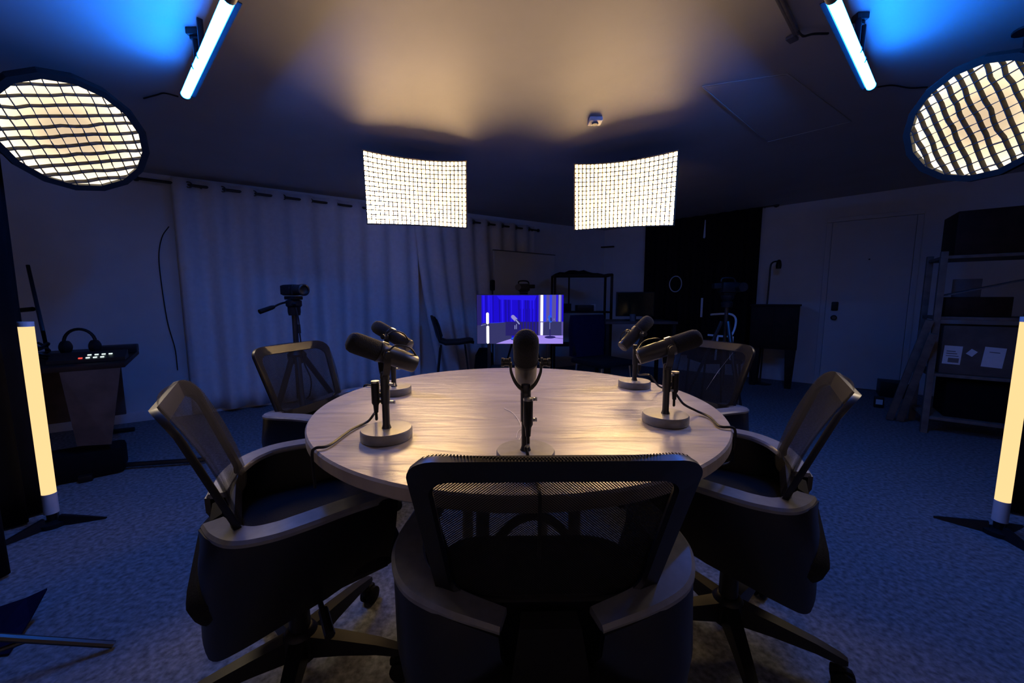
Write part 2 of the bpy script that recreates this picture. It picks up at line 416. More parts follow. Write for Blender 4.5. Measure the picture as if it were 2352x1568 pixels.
# ================================================================== TABLE
TZ = .74; RT = .62; TX = .017
tb_ = thing('round_table', 'large round grey laminate table in the middle of the room', 'table', (TX, 0, 0))
b = MB(); b.lathe([(0, TZ - .034), (RT - .006, TZ - .034), (RT, TZ - .028), (RT, TZ - .005), (RT - .004, TZ), (0, TZ)], 128); b.build('tabletop', M_TABLE, tb_)
for a in (60, 150, 240, 330):
    e = V((math.cos(R(a)), math.sin(R(a)), 0))
    b = MB(); b.tube([e * .20 + Z3 * (TZ - .034), e * .215 + Z3 * .03], .02, 12); b.lathe([(.024, 0), (.024, .03), (0, .03)], 12, Matrix.Translation(e * .2155)); b.build('leg', M_GREYM, tb_)
b = MB()
b.tube([V((.20 * math.cos(t), .20 * math.sin(t), TZ - .05)) for t in [2 * PI * k / 40 for k in range(40)]], .014, 8, closed=True); b.build('apron_ring', M_BLACKM, tb_)
b = MB()
for a0, a1 in ((240, 330), (60, 150)):
    p0 = V((math.cos(R(a0)), math.sin(R(a0)), 0)) * .209; p1 = V((math.cos(R(a1)), math.sin(R(a1)), 0)) * .209; mm = (p0 + p1) / 2
    b.tube(spline([p0 + Z3 * .30, p0.lerp(mm, .5) + Z3 * .39, mm + Z3 * .42, mm.lerp(p1, .5) + Z3 * .39, p1 + Z3 * .30], 6), .014, 8)
b.build('cross_brace', M_BLACKM, tb_)

# ================================================================== CHAIRS
def back_pt(u, v, off=0.0):
    # u across (-1..1), v up (0..1)
    hw = .183 + .031 * v; y = u * hw
    z = .535 + .327 * v - .004 * u * u
    x = -.135 - .115 * v + .035 * (u * u) + .016 * math.sin(PI * v)
    return V((x, y, z)) + V((1, -.35 * u, .3)).normalized() * off
def make_chair():
    g = thing('office_chair', 'x', 'chair', (0, 0, 0))
    # five-star base
    hub = MB(); hub.lathe([(0, .07), (.045, .07), (.048, .085), (.046, .135), (.036, .15), (.028, .155), (0, .155)], 24); hb = hub.build('hub', M_BLACK, g)
    for k in range(5):
        a = R(36 + 72 * k); e = V((math.cos(a), math.sin(a), 0)); p = V((-e.y, e.x, 0))
        b = MB(); secs = []
        for t, w, h0, h1 in ((.03, .026, .08, .14), (.12, .022, .085, .128), (.22, .018, .085, .112), (.275, .015, .078, .098), (.29, .010, .08, .092)):
            secs.append([e * t - p * w + Z3 * h0, e * t + p * w + Z3 * h0, e * t + p * w * .8 + Z3 * h1, e * t - p * w * .8 + Z3 * h1])
        b.sweep(None, secs); lg = b.build('leg', M_BLACK, g)
        b = MB(); c = e * .272
        b.tube([c + Z3 * .085, c + Z3 * .05], .008, 8)
        for s in (-1, 1):
            b.lathe([(0, -.010), (.022, -.010), (.0285, -.006), (.0285, .006), (.022, .010), (0, .010)], 18, Matrix.Translation(c + e * .012 + p * (s * .013) + Z3 * .0287) @ rotm(e, p).to_4x4())
        b.box(c + e * .006 + Z3 * .052, (.05, .018, .022), rotm(e, Z3), .006)
        b.build('caster', M_RUB, lg)
    b = MB(); b.lathe([(0, .14), (.027, .14), (.026, .25), (.020, .255), (.020, .37), (0, .37)], 20); b.build('gas_lift', M_BLACK, g)
    b = MB(); b.box((-.01, 0, .375), (.24, .14, .045), None, .015); b.box((-.01, 0, .392), (.32, .24, .016), None, .005)
    mech = b.build('tilt_mechanism', M_BLACK, g)
    b = MB(); b.tube(spline([(.03, -.07, .372), (.03, -.20, .365), (.035, -.30, .352)], 5), .006, 8); b.tube([(.033, -.24, .36), (.035, -.31, .35)], .011, 8); b.build('height_lever', M_BLACK, mech)
    # seat cushion
    b = MB(); prof = rrect(.46, .47, .10, 7)
    levels = ((.86, .395), (.97, .402), (1.0, .425), (.985, .452), (.93, .468), (.78, .474), (.4, .474))
    secs = []
    for k, z in levels:
        secs.append([V((x * k + .015, y * k, z - max(0, x * k - .12) * .22)) for x, y in prof])
    b.sweep(None, secs); b.build('seat', M_FAB, g)
    # back frame: rounded ring, curved sideways and leaning back
    rr = rrect(2, 2, .27, 8)
    b = MB(); secs = []
    for i, (u, v) in enumerate(rr):
        vv = (v + 1) / 2
        iu, iv = u * (1 - .13), .5 + (vv - .5) * (1 - (.22 if vv > .5 else .22))
        secs.append([back_pt(u, vv, -.007), back_pt(u * 1.010, vv, 0.0), back_pt(u, vv, .006), back_pt(iu, iv, .006), back_pt(iu * .985, .5 + (iv - .5) * .985, 0), back_pt(iu, iv, -.007)])
    b.sweep(None, secs, closed=True); bf = b.build('back_frame', M_SHELL, g)
    # woven mesh panel with metre UVs
    b = MB(); nx, ny = 24, 16; grid = []
    for j in range(ny + 1):
        row = []
        for i in range(nx + 1):
            u = -1 + 2 * i / nx; v = j / ny
            c_ = .27                                  # rounded corners follow the frame
            au, av = abs(u), abs(2 * v - 1)
            if au > 1 - c_ and av > 1 - c_:
                q_ = math.hypot(au - 1 + c_, av - 1 + c_); mx_ = max(au - 1 + c_, av - 1 + c_)
                k_ = mx_ / q_ if q_ > 0 else 1
                u = math.copysign(1 - c_ + (au - 1 + c_) * k_, u); v = .5 + math.copysign(1 - c_ + (av - 1 + c_) * k_, v - .5) / 2
            row.append(b.bm.verts.new(back_pt(u, v, .0095)))
        grid.append(row)
    uvl = b.bm.loops.layers.uv.new('UVMap')
    for j in range(ny):
        for i in range(nx):
            f = b.bm.faces.new((grid[j][i], grid[j][i + 1], grid[j + 1][i + 1], grid[j + 1][i]))
            for l in f.loops: l[uvl].uv = (l.vert.co.y, l.vert.co.z * 1.05)
    mp_ = b.build('mesh_panel', M_MESH, g, angle=180); md = mp_.modifiers.new('t', 'SOLIDIFY'); md.thickness = .0015; md.offset = 0; md.use_rim = False
    # lower back spine
    b = MB(); secs = []
    for x, z, w, th in ((-.05, .375, .07, .02), (-.12, .385, .075, .022), (-.165, .42, .07, .02), (-.165, .49, .06, .018), (-.16, .552, .05, .012)):
        secs.append([V((x - th, -w, z)), V((x - th, w, z)), V((x + th, w * .9, z + .01)), V((x + th, -w * .9, z + .01))])
    b.sweep(None, secs); b.build('back_spine', M_RUB, g)
    # arms: wide cap that wraps round to the rear, with a deep outer skirt
    for s in (1, -1):
        plan = spline([(.205, .232, .592), (.10, .246, .598), (0, .258, .597), (-.055, .252, .592), (-.105, .222, .584), (-.140, .160, .575), (-.163, .075, .560)], 6)
        b = MB(); secs = []; n = len(plan)
        for i, p in enumerate(plan):
            d = (plan[min(i + 1, n - 1)] - plan[max(i - 1, 0)]); d.z = 0; d.normalize()
            o = V((d.y, -d.x, 0))                       # outwards
            if o.dot(V((p.x, p.y, 0))) < 0: o = -o
            f = i / (n - 1)
            w = .031 * (1 if f > .06 else .6) * (1 - .25 * max(0, f - .7) / .3)
            secs.append([p - o * w + Z3 * -.009, p - o * w, p - o * w * .85 + Z3 * .006, p + o * w * .8 + Z3 * .006, p + o * w + Z3 * 0, p + o * w + Z3 * -.007])
        if s < 0: secs = [[V((q.x, -q.y, q.z)) for q in sc] for sc in secs]
        b.sweep(None, secs); am = b.build('armrest', M_ARM, g)
        b = MB(); secs = []
        for i, p in enumerate(plan):
            d = (plan[min(i + 1, n - 1)] - plan[max(i - 1, 0)]); d.z = 0; d.normalize()
            o = V((d.y, -d.x, 0))
            if o.dot(V((p.x, p.y, 0))) < 0: o = -o
            f = i / (n - 1); w = .028
            zb = .385 - .062 * max(0, min(1, (f - .2) / .4)) + .15 * max(0, (f - .66) / .34)
            top = p + o * w + Z3 * -.004
            bot = V((p.x * .92 - .075 * math.sin(PI * max(0, min(1, (f - .25) / .75))), p.y * .86, zb)) + o * .012
            mid = top.lerp(bot, .45) + o * .012
            secs.append([top, mid, bot, bot - o * .012, mid - o * .012, top - o * .012])
        if s < 0: secs = [[V((q.x, -q.y, q.z)) for q in sc] for sc in secs]
        b.sweep(None, secs); b.build('arm_skirt', M_SHELL, am)
    return g
CH = make_chair()
seats = [(.058, -.51, 91, 'black office chair turned away from the viewer with a see-through woven back'),
         (-.60, -.25, 35, 'black office chair on the desk side of the table, beside the tilted grey microphone'),
         (.68, -.13, 146, 'black office chair at the table on the shelf side, facing the bent-over grey microphone'),
         (-.865, .53, -18, 'black office chair in front of the camcorder tripod, pulled up to the far table edge'),
         (.845, .60, 206, 'black office chair with a scratched back in front of the dark wood cabinet')]
for i, (x, y, a, lab) in enumerate(seats):
    o = CH if i == 0 else copy_tree(CH)
    o.location = (x, y, 0); o.rotation_euler.z = R(a); tag(o, lab, 'chair', 'office chairs round the table')
    if i == 4:
        b = MB(); b.tube(spline([back_pt(.50, .86, .0115), back_pt(.34, .62, .0115), back_pt(.26, .50, .0115), back_pt(.10, .26, .0115)], 5), [.0004] * 6 + [.0011] * 6 + [.0004] * 4, 5)
        sc1 = b.build('scratch', M_SCRATCH, o); sc1['label'] = 'pale scratch'

# ================================================================== MICROPHONES
def make_mic(x, y, yaw, tilt, label, poleoff=0.0, conn=(0, 0), cable=None, zc=.206):
    g = thing('microphone', label, 'microphone', (x, y, TZ + .0008), 0, 'microphones on the table')
    b = MB(); b.lathe([(0, 0), (.058, 0), (.0602, .003), (.0602, .021), (.058, .0245), (0, .0245)], 64); b.build('base', M_BASE, g)
    ya, ti = R(yaw), R(tilt)
    ax = V((math.cos(ya) * math.cos(ti), math.sin(ya) * math.cos(ti), math.sin(ti))); sd = V((-math.sin(ya), math.cos(ya), 0)); up = ax.cross(sd)
    if up.z < 0: up = -up
    cen = V((0, 0, zc)); Mx = Matrix.Translation(cen) @ rotm(sd, ax).to_4x4()
    # pole with collar
    b = MB(); b.lathe([(.0115, .0245), (.0095, .03), (.0085, .034), (.0085, .09), (0, .09)], 16); b.lathe([(.0105, .085), (.0105, zc - .062), (.0075, zc - .055), (0, zc - .055)], 16)
    b.build('pole', M_BLACKM, g)
    for zz in (.088, zc - .075):
        b = MB(); b.box((.013, 0, zz), (.012, .007, .007), None, .002); b.lathe([(.004, 0), (.004, .004), (0, .004)], 8, Matrix.Translation((.019, 0, zz)) @ Matrix.Rotation(R(90), 4, 'Y')); b.build('pole_clamp', M_STEEL, g)
    # yoke
    b = MB(); hw = .030
    arm = [cen + sd * hw - Z3 * .0 , cen + sd * hw * .98 - Z3 * .02, cen + sd * hw * .6 - Z3 * .045, cen - Z3 * .056, cen - sd * hw * .6 - Z3 * .045, cen - sd * hw * .98 - Z3 * .02, cen - sd * hw]
    pts = spline(arm, 5); n = len(pts); secs = []
    fw = V((math.cos(ya), math.sin(ya), 0))
    for i, p in enumerate(pts):
        dd = (pts[min(i + 1, n - 1)] - pts[max(i - 1, 0)]).normalized(); nn = dd.cross(fw).normalized()
        secs.append([p + fw * .008 + nn * .0022, p + fw * .008 - nn * .0022, p - fw * .008 - nn * .0022, p - fw * .008 + nn * .0022])
    b.sweep(None, secs); b.lathe([(.009, -.012), (.011, 0), (.009, .012), (0, .012)], 14, Matrix.Translation(cen - Z3 * .057)); yk = b.build('yoke', M_BLACKM, g)
    for s in (-1, 1):
        b = MB(); b.lathe([(.010, 0), (.010, .004), (.0075, .005), (.0075, .013), (.009, .014), (.009, .019), (0, .020)], 14, Matrix.Translation(cen + sd * s * .030) @ rotm(fw, sd * s).to_4x4()); b.build('knob', M_BLACKM, yk)
    # body (rear half) and foam (front half) along local z
    b = MB(); b.lathe([(0, -.083), (.012, -.083), (.0195, -.0815), (.0215, -.079), (.0225, -.04), (.0225, .0), (.024, .004), (.024, .010), (0, .010)], 36, Mx); bd = b.build('body', M_MIC, g)
    b = MB(); b.lathe([(0, .012), (.0225, .010), (.0242, .014), (.0245, .06), (.0238, .072), (.020, .081), (.013, .0855), (0, .087)], 36, Mx); b.build('windscreen', M_FOAM, g)
    b = MB(); b.lathe([(.0232, .008), (.0252, .009), (.0252, .0135), (.0232, .0145)], 36, Mx); b.build('retaining_ring', M_MIC, bd)
    b = MB(); b.box(cen + up * .0235 + ax * .004, (.016, .012, .005), rotm(ax, up), .0015); b.build('badge', M_STEEL, bd)
    b = MB(); b.box(cen - ax * .0832, (.028, .012, .001), rotm(sd, ax), .0003); b.build('switch_cover', M_GREYM, bd)
    # pigtail arching over the body
    b = MB(); b.tube(spline([cen - ax * .075 + up * .019 + sd * .006, cen - ax * .05 + up * .033 + sd * .012, cen - ax * .015 + up * .027 + sd * .018, cen + up * .006 + sd * .027], 6), .0022, 6); b.build('signal_lead', M_BLACK, bd)
    # connector held beside the pole
    cx, cy = conn
    b = MB(); b.lathe([(0, .062), (.005, .062), (.0065, .08), (.0095, .086), (.0095, .135), (.0085, .138), (0, .138)], 16, Matrix.Translation((cx, cy, 0))); cn = b.build('connector', M_BLACK, g)
    b = MB(); b.lathe([(.0098, .1345), (.0098, .139), (0, .139)], 16, Matrix.Translation((cx, cy, 0))); b.build('connector_ring', M_STEEL, cn)
    b = MB(); b.box((cx * .5, cy * .5, .105), (V((cx, cy, 0)).length, .008, .012), rotm(V((cx, cy, 0)), Z3), .002); b.box((cx * .5, cy * .5, .09), (V((cx, cy, 0)).length, .006, .008), rotm(V((cx, cy, 0)), Z3), .002); b.build('connector_bracket', M_BLACKM, cn)
    if cable:
        pts = [V((cx, cy, .064)), V((cx, cy, .045))] + [V((p[0] - x, p[1] - y, p[2] - TZ)) for p in cable]
        b = MB(); b.tube(spline(pts, 8), .0034, 8); b.build('cable', M_BLACK, g)
    return g
def rim(px, py, drop):
    q = onz(px, py, TZ); e_ = V((q.x - TX, q.y, 0)).normalized(); c_ = V((TX, 0, 0))
    return [c_ + e_ * (RT - .03) + Z3 * (TZ + .0045), c_ + e_ * (RT - .002) + Z3 * (TZ + .0055), c_ + e_ * (RT + .006) + Z3 * (TZ - .004), c_ + e_ * (RT + .006) + Z3 * (TZ - .036), c_ + e_ * (RT + .004) + Z3 * drop]
Lc = [onz(862, 948, .775), onz(845, 968, TZ + .006), onz(805, 988, TZ + .0045)] + rim(737, 1032, .655)
p = onz(888, 987, TZ + .02)
make_mic(p.x, p.y, 212, 24, 'grey microphone with tilted body, its cable crossing the table rim towards the desk side', conn=(-.024, .002), cable=Lc)
p = onz(905, 890, TZ + .02)
make_mic(p.x, p.y, 157, 24, 'microphone on the far table rim before the white curtain, rear end towards the viewer', conn=(-.022, .006), cable=[onz(862, 892, TZ + .008)] + rim(826, 886, .66))
p = onz(1207, 1038, TZ + .02)
make_mic(p.x, p.y, -92, 44, 'microphone pointing straight at the viewer behind the see-through chair back', conn=(.004, -.024), cable=[onz(1208, 1030, TZ + .045), onz(1212, 1045, TZ + .03), onz(1216, 1075, TZ + .008)] + rim(1236, 1126, .63))
p = onz(1457, 876, TZ + .02)
make_mic(p.x, p.y, 24, 38, 'microphone on the far table rim beside the powered-off monitor, windscreen raised steeply', conn=(.020, .008), cable=[onz(1492, 862, .81), onz(1512, 886, TZ + .02), onz(1530, 893, TZ + .0045)] + rim(1575, 892, .66))
p = onz(1528, 953, TZ + .02)
Rc = [onz(1551, 905, .80), onz(1570, 928, .775), onz(1600, 944, TZ + .01), onz(1630, 958, TZ + .0045)] + rim(1668, 985, .68) + [onz(1682, 1058, .63), onz(1660, 1068, .62), onz(1645, 1064, .63)]
make_mic(p.x, p.y, -8, 20, 'microphone with long black cable curving over the table rim on the shelf side', conn=(.024, .004), cable=Rc)
b = MB(); b.tube(spline([onz(x, y, TZ + .0015) for x, y in ((1158, 937), (1178, 948), (1192, 966), (1199, 985), (1196, 1003), (1188, 1015))], 6), .0008, 5); b.tube(spline([onz(x, y, TZ + .0012) for x, y in ((1199, 985), (1190, 990), (1186, 1005))], 5), .0006, 5)
tag(b.build('loose_thread', M_SCRATCH), 'fine white curling thread lying on the tabletop', 'thread')
# dark pouch hanging under the table rim
b = MB(); p = onz(1655, 1030, .66)
b.box((p.x - .01, p.y + .09, .640), (.045, .09, .10), None, .015); tag(b.build('cable_pouch', M_BLACK), 'small black pouch hung under the table rim by the looping cable', 'pouch')

# ================================================================== LAMPS
WARM = (1.0, .645, .29)
M_SOFT = emit('softbox_diffuser', WARM, 82)
def rim_loop(w, h, n=14):
    a = [(-w / 2 + w * i / n, -h / 2) for i in range(n)] + [(w / 2, -h / 2 + h * i / n) for i in range(n)]
    return a + [(-x, -y) for x, y in a]
def softbox(corners, tilt, label):
    # corners: the measured front frame, tl tr br bl
    tl, tr, br, bl = [V(q) for q in corners]
    ctr = (tl + tr + br + bl) / 4; X = (tr - tl); W = X.length; X.normalize(); Y = (tl - bl); H = Y.length; Y = (Y - X * Y.dot(X)).normalized(); Nn = X.cross(Y).normalized()
    if Nn.y > 0: Nn = -Nn
    def P(u, v, w): return ctr + X * u + Y * (v - .026 * max(0, 1 - (2 * u / W) ** 2) * (v / H + .5) + .006 * max(0, 1 - (2 * u / W) ** 2) * (.5 - v / H)) + Nn * w
    g = thing('softbox', label, 'softbox lamp', (ctr.x, ctr.y, ctr.z), 0, 'rectangular softboxes'); inv = Matrix.Translation(-ctr)
    def fin(b): bmesh.ops.transform(b.bm, matrix=inv, verts=b.bm.verts[:]); return b
    n = 24; m = int(n * H / W); hw = .0027; us = [-W / 2 + W * i / n for i in range(n + 1)]; vs = [-H / 2 + H * j / m for j in range(m + 1)]
    b = MB(); lo = [b.bm.verts.new(P(u, -H / 2, -.045)) for u in us]; hi = [b.bm.verts.new(P(u, H / 2, -.045)) for u in us]
    for i in range(n): b.bm.faces.new((lo[i], lo[i + 1], hi[i + 1], hi[i]))
    fin(b).build('diffuser', M_SOFT, g, smooth=False)
    b = MB()
    for u in us: b.prism([P(u - hw, -H / 2, -.033), P(u + hw, -H / 2, -.033), P(u + hw, H / 2, -.033), P(u - hw, H / 2, -.033)], Nn * .030)
    for v in vs: b.sweep(None, [[P(u, v - hw, -.033), P(u, v + hw, -.033), P(u, v + hw, -.003), P(u, v - hw, -.003)] for u in us])
    fin(b).build('grid', M_GRID, g, smooth=False)
    b = MB(); rr = rim_loop(W + .012, H + .012); ri = rim_loop(W, H); secs = []
    for (x, y), (xi, yi) in zip(rr, ri): secs.append([P(x, y, -.05), P(x, y, .004), P(xi, yi, .004), P(xi, yi, -.044)])
    b.sweep(None, secs, closed=True); fin(b).build('rim', M_RIM, g)
    b = MB(); secs = []
    for k, w in ((1.0, -.049), (.97, -.09), (.8, -.19), (.5, -.29), (.22, -.34)): secs.append([P(x * k, y * k, w) for x, y in rr])
    b.sweep(None, secs, closed=False, caps=False); fin(b).build('shell', M_VELVET, g)
    b = MB(); b.box(P(0, 0, -.40), (.14, .14, .16), rotm(X, Nn), .01); lh = fin(b).build('lamp_head', M_BLACK, g)
    b = MB(); c = P(0, .02, -.42); b.tube([c, V((c.x, c.y, CZ(c.x, c.y) - .01))], .012, 10); b.lathe([(.05, 0), (.05, .012), (0, .012)], 16, Matrix.Translation((c.x, c.y, CZ(c.x, c.y) - .016)))
    fin(b).build('ceiling_mount', M_BLACKM, g)
    return g
def cam_pt(x, y, zc):
    return CAM + ray(x, y) * zc
softbox([cam_pt(838, 345, 2.66), cam_pt(1075, 370, 2.92), cam_pt(1066, 522, 3.03), cam_pt(842, 513, 2.77)], 0, 'glowing rectangular softbox with fabric grid in front of the white curtain')
softbox([cam_pt(1313, 378, 3.00), cam_pt(1549, 347, 2.66), cam_pt(1551, 516, 2.77), cam_pt(1328, 527, 3.11)], 0, 'glowing rectangular softbox with fabric grid above the powered-off monitor')

def disc_emit():
    m = bpy.data.materials.new('disc_diffuser'); m.use_nodes = True; nt = m.node_tree; nt.nodes.clear()
    tc = nt.nodes.new('ShaderNodeTexCoord'); ln = nt.nodes.new('ShaderNodeVectorMath'); ln.operation = 'LENGTH'; nt.links.new(tc.outputs['Object'], ln.inputs[0])
    rp = nt.nodes.new('ShaderNodeValToRGB'); rp.color_ramp.elements[0].position = .02; rp.color_ramp.elements[0].color = (.86, .62, .40, 1)
    rp.color_ramp.elements[1].position = .30; rp.color_ramp.elements[1].color = (1.0, .86, .68, 1); el = rp.color_ramp.elements.new(.17); el.color = (1, .80, .50, 1)
    st = nt.nodes.new('ShaderNodeMapRange'); st.inputs[1].default_value = .08; st.inputs[2].default_value = .28; st.inputs[3].default_value = .95; st.inputs[4].default_value = 2.2
    nt.links.new(ln.outputs['Value'], rp.inputs[0]); nt.links.new(ln.outputs['Value'], st.inputs[0])
    e = nt.nodes.new('ShaderNodeEmission'); nt.links.new(rp.outputs[0], e.inputs[0]); nt.links.new(st.outputs[0], e.inputs[1])
    o = nt.nodes.new('ShaderNodeOutputMaterial'); nt.links.new(e.outputs[0], o.inputs[0]); return m
M_DISC = disc_emit()
def disc_lamp(ctr, aim, rad, roll, label, standxy):
    ctr = V(ctr); Nn = (V(aim) - ctr).normalized(); X = Z3.cross(Nn).normalized(); Y = Nn.cross(X)
    Y = (CAM - ctr); Y = (Y - Nn * Y.dot(Nn)).normalized(); X = Y.cross(Nn)
    g = thing('round_softbox', label, 'softbox lamp', ctr, 0, 'round softboxes')
    Mx = rotm(X, Nn).to_4x4()
    b = MB(); b.lathe([(0, 0), (rad, 0)], 48); bmesh.ops.reverse_faces(b.bm, faces=b.bm.faces[:]) if False else None
    b2 = MB(); t = bmesh.new(); bmesh.ops.create_circle(t, cap_ends=True, cap_tris=False, segments=48, radius=rad); b2.join(t); b.bm.free()
    df = b2.build('diffuser', M_DISC, g, smooth=False); df.matrix_local = Mx
    b = MB(); n = 12; rnd = random.Random(3)
    pitch = 2 * rad / n
    for dirn in (0, 1):
        for i in range(1, n):
            u = -rad + pitch * i; hl = math.sqrt(max(0, rad * rad - u * u)) * .995
            k = max(4, int(hl * 2 / pitch)); pts = []
            for q in range(k + 1):
                s = -hl + 2 * hl * q / k; wob = rnd.uniform(-.004, .004)
                pts.append((u + wob, s) if dirn == 0 else (s, u + wob))
            secs = []
            for (x, y) in pts:
                o = (.0015, 0) if dirn == 0 else (0, .0015)
                secs.append([V((x - o[0], y - o[1], .012)), V((x + o[0], y + o[1], .012)), V((x + o[0], y + o[1], .047)), V((x - o[0], y - o[1], .047))])
            b.sweep(None, secs)
    o = b.build('grid', M_GRID, g, smooth=False); o.matrix_local = Mx
    b = MB(); seg = 16; secs = []
    for k in range(seg):
        a = 2 * PI * k / seg; e = V((math.cos(a), math.sin(a), 0))
        secs.append([e * (rad + .014) + Z3 * -.01, e * (rad + .018) + Z3 * .03, e * (rad + .010) + Z3 * .054, e * (rad - .016) + Z3 * .050, e * (rad - .004) + Z3 * .002])
    b.sweep(None, secs, closed=True); o = b.build('rim', M_RIMD, g, angle=20); o.matrix_local = Mx
    b = MB(); b.lathe([(rad + .008, -.005), (rad * .97, -.05), (rad * .8, -.12), (rad * .48, -.19), (.07, -.22)], 16); o = b.build('shell', M_VELVET, g, angle=20); o.matrix_local = Mx
    b = MB(); b.lathe([(0, -.33), (.055, -.33), (.06, -.32), (.06, -.23), (.07, -.22), (0, -.22)], 20); o = b.build('lamp_head', M_BLACK, g); o.matrix_local = Mx
    ld = bpy.data.lights.new('added_beam', 'SPOT'); ld.energy = 34; ld.color = (1, .78, .52); ld.spot_size = R(62); ld.spot_blend = .7; ld.shadow_soft_size = .2  # unseen spot added before the grid to brighten table and floor
    lo = bpy.data.objects.new('added_beam', ld); C.objects.link(lo); lo.parent = g; bd_ = (V((0, -.15, .5)) - ctr).normalized()
    lo.location = Nn * .07; lo.rotation_euler = (-bd_).to_track_quat('Z', 'Y').to_euler()
    back = -Nn * .27; zz = CZ(ctr.x + back.x, ctr.y + back.y) - ctr.z
    b = MB(); b.tube([back, V((back.x, back.y, zz - .004))], .012, 10); b.lathe([(.05, 0), (.05, .01), (0, .01)], 16, Matrix.Translation((back.x, back.y, zz - .014)))
    b.build('ceiling_arm', M_BLACKM, g)
    return g
c = cam_pt(166, 306, 1.82)
disc_lamp(c, (-.45, -.45, .52), .252, R(20), 'glowing round softbox with honeycomb grid hanging over the equipment desk', (c.x - .70, c.y + .2))
c = cam_pt(2258, 274, 1.68)
disc_lamp(c, (-.1, -.1, .9), .242, R(70), 'glowing round softbox with honeycomb grid hanging above the storage shelf side', (c.x + .80, c.y + .2))

# ceiling tubes, blue
M_BLUE = emit('blue_tube', (.008, .172, 1.0), 150)
def ceil_tube(p0, p1, outward, label):
    a = onceil(*p0, .15); c = onceil(*p1, .15)
    d = (c - a).normalized(); Lh = (c - a).length; o = V(outward); o = (o - d * o.dot(d)); o.z = 0; o.normalize()
    g = thing('tube_lamp', label, 'tube lamp', a, 0, 'blue ceiling tubes')
    r = .0175; b = MB(); secs = []
    b.tube([V(), d * Lh], r, 16); b.build('glass_tube', M_BLUE, g)
    b = MB(); b.tube([d * -.035, d * .004], r + .003, 16); b.tube([d * (Lh - .004), d * (Lh + .012)], r + .002, 16); b.build('end_cap', M_GREYM, g)
    # opaque backing and fin, added to keep blue light off the inner ceiling
    b = MB(); secs = []
    x = -o; 
    for t in (0.0, Lh):
        sec = []
        for k in range(9):
            an = R(-2 + 122 * k / 8); sec.append(d * t + (x * math.cos(an) + Z3 * math.sin(an)) * (r + .003))
        for k in range(8, -1, -1):
            an = R(-2 + 122 * k / 8); sec.append(d * t + (x * math.cos(an) + Z3 * math.sin(an)) * (r + .007))
        secs.append(sec)
    b.sweep(None, secs)
    fl = x * math.cos(R(-2)) + Z3 * math.sin(R(-2)); b.prism([fl * (r + .003), fl * (r + .018), fl * (r + .018) + d * Lh, fl * (r + .003) + d * Lh], fl.cross(d) * .002)
    b.build('housing', M_BLACK, g)
    for f in (.52, .64):
        b = MB(); c0 = d * (Lh * f); b.box(c0 + Z3 * .08, (.014, .02, .13), rotm(d, Z3), .002)
        b.tube([c0 + (o * math.cos(q) + Z3 * math.sin(q)) * (r + .002) for q in [R(80 - 120 * k / 8) for k in range(9)]], .0022, 6); b.build('clip', M_BLACK, g)
    return g
ceil_tube((527, -6), (426, 218), (-.7, -.7, 0), 'glowing blue tube lamp fixed to the ceiling on the desk side')
ceil_tube((1912, -6), (2001, 198), (.7, -.7, 0), 'glowing blue tube lamp fixed to the ceiling on the shelf side')
for (x, y, lab) in ((445, 67, 'small black mounting clip on the ceiling by the desk side blue tube'), (1977, 32, 'small black mounting clip on the ceiling by the shelf side blue tube')):
    p = onceil(x, y, .0); b = MB(); b.box(p - Z3 * .014, (.05, .034, .026), None, .004); b.box(p + V((.0, -.0, -.034)), (.035, .012, .014), None, .003)
    tag(b.build('mounting_clip', M_BLACK), lab, 'clip', 'spare ceiling clips')

# upright floor tubes, warm
M_TUBE = emit('warm_tube', (1.0, .68, .30), 1.12)
def floor_tube(x, y, label, h0=.085, h1=.975):
    g = thing('floor_tube_lamp', label, 'tube lamp', (x, y, 0), 0, 'upright lamp tubes')
    r = .024
    b = MB(); b.tube([(0, 0, h0 + .075), (0, 0, h1 - .02)], r, 20); b.build('glass_tube', M_TUBE, g)
    b = MB(); b.tube([(0, 0, h0 - .02), (0, 0, h0 + .078)], r + .001, 20); b.build('base_cap', M_WHITEP, g)
    b = MB(); b.tube([(0, 0, h1 - .022), (0, 0, h1)], r + .001, 20); b.build('top_cap', M_WHITEP, g)
    b = MB(); b.tube([(0, 0, .02), (0, 0, h0 - .015)], .018, 10); b.lathe([(.05, 0), (.05, .02), (.02, .03), (0, .03)], 16); b.build('stand_hub', M_BLACK, g)
    for k in range(3):
        a = 2 * PI * k / 3 + .3; e = V((math.cos(a), math.sin(a), 0)); p = V((-e.y, e.x, 0))
        b = MB(); b.sweep(None, [[e * t - p * w + Z3 * 0.002, e * t + p * w + Z3 * .002, e * t + p * w * .5 + Z3 * hh, e * t - p * w * .5 + Z3 * hh] for t, w, hh in ((.03, .018, .05), (.12, .013, .028), (.2, .006, .008))]); b.build('foot', M_BLACK, g)
    return g
floor_tube(-2.195, .478, 'glowing warm white tube lamp standing upright beside the equipment desk')
floor_tube(2.238, .41, 'glowing warm white tube lamp standing upright near the storage shelf and black drape', h1=1.0)

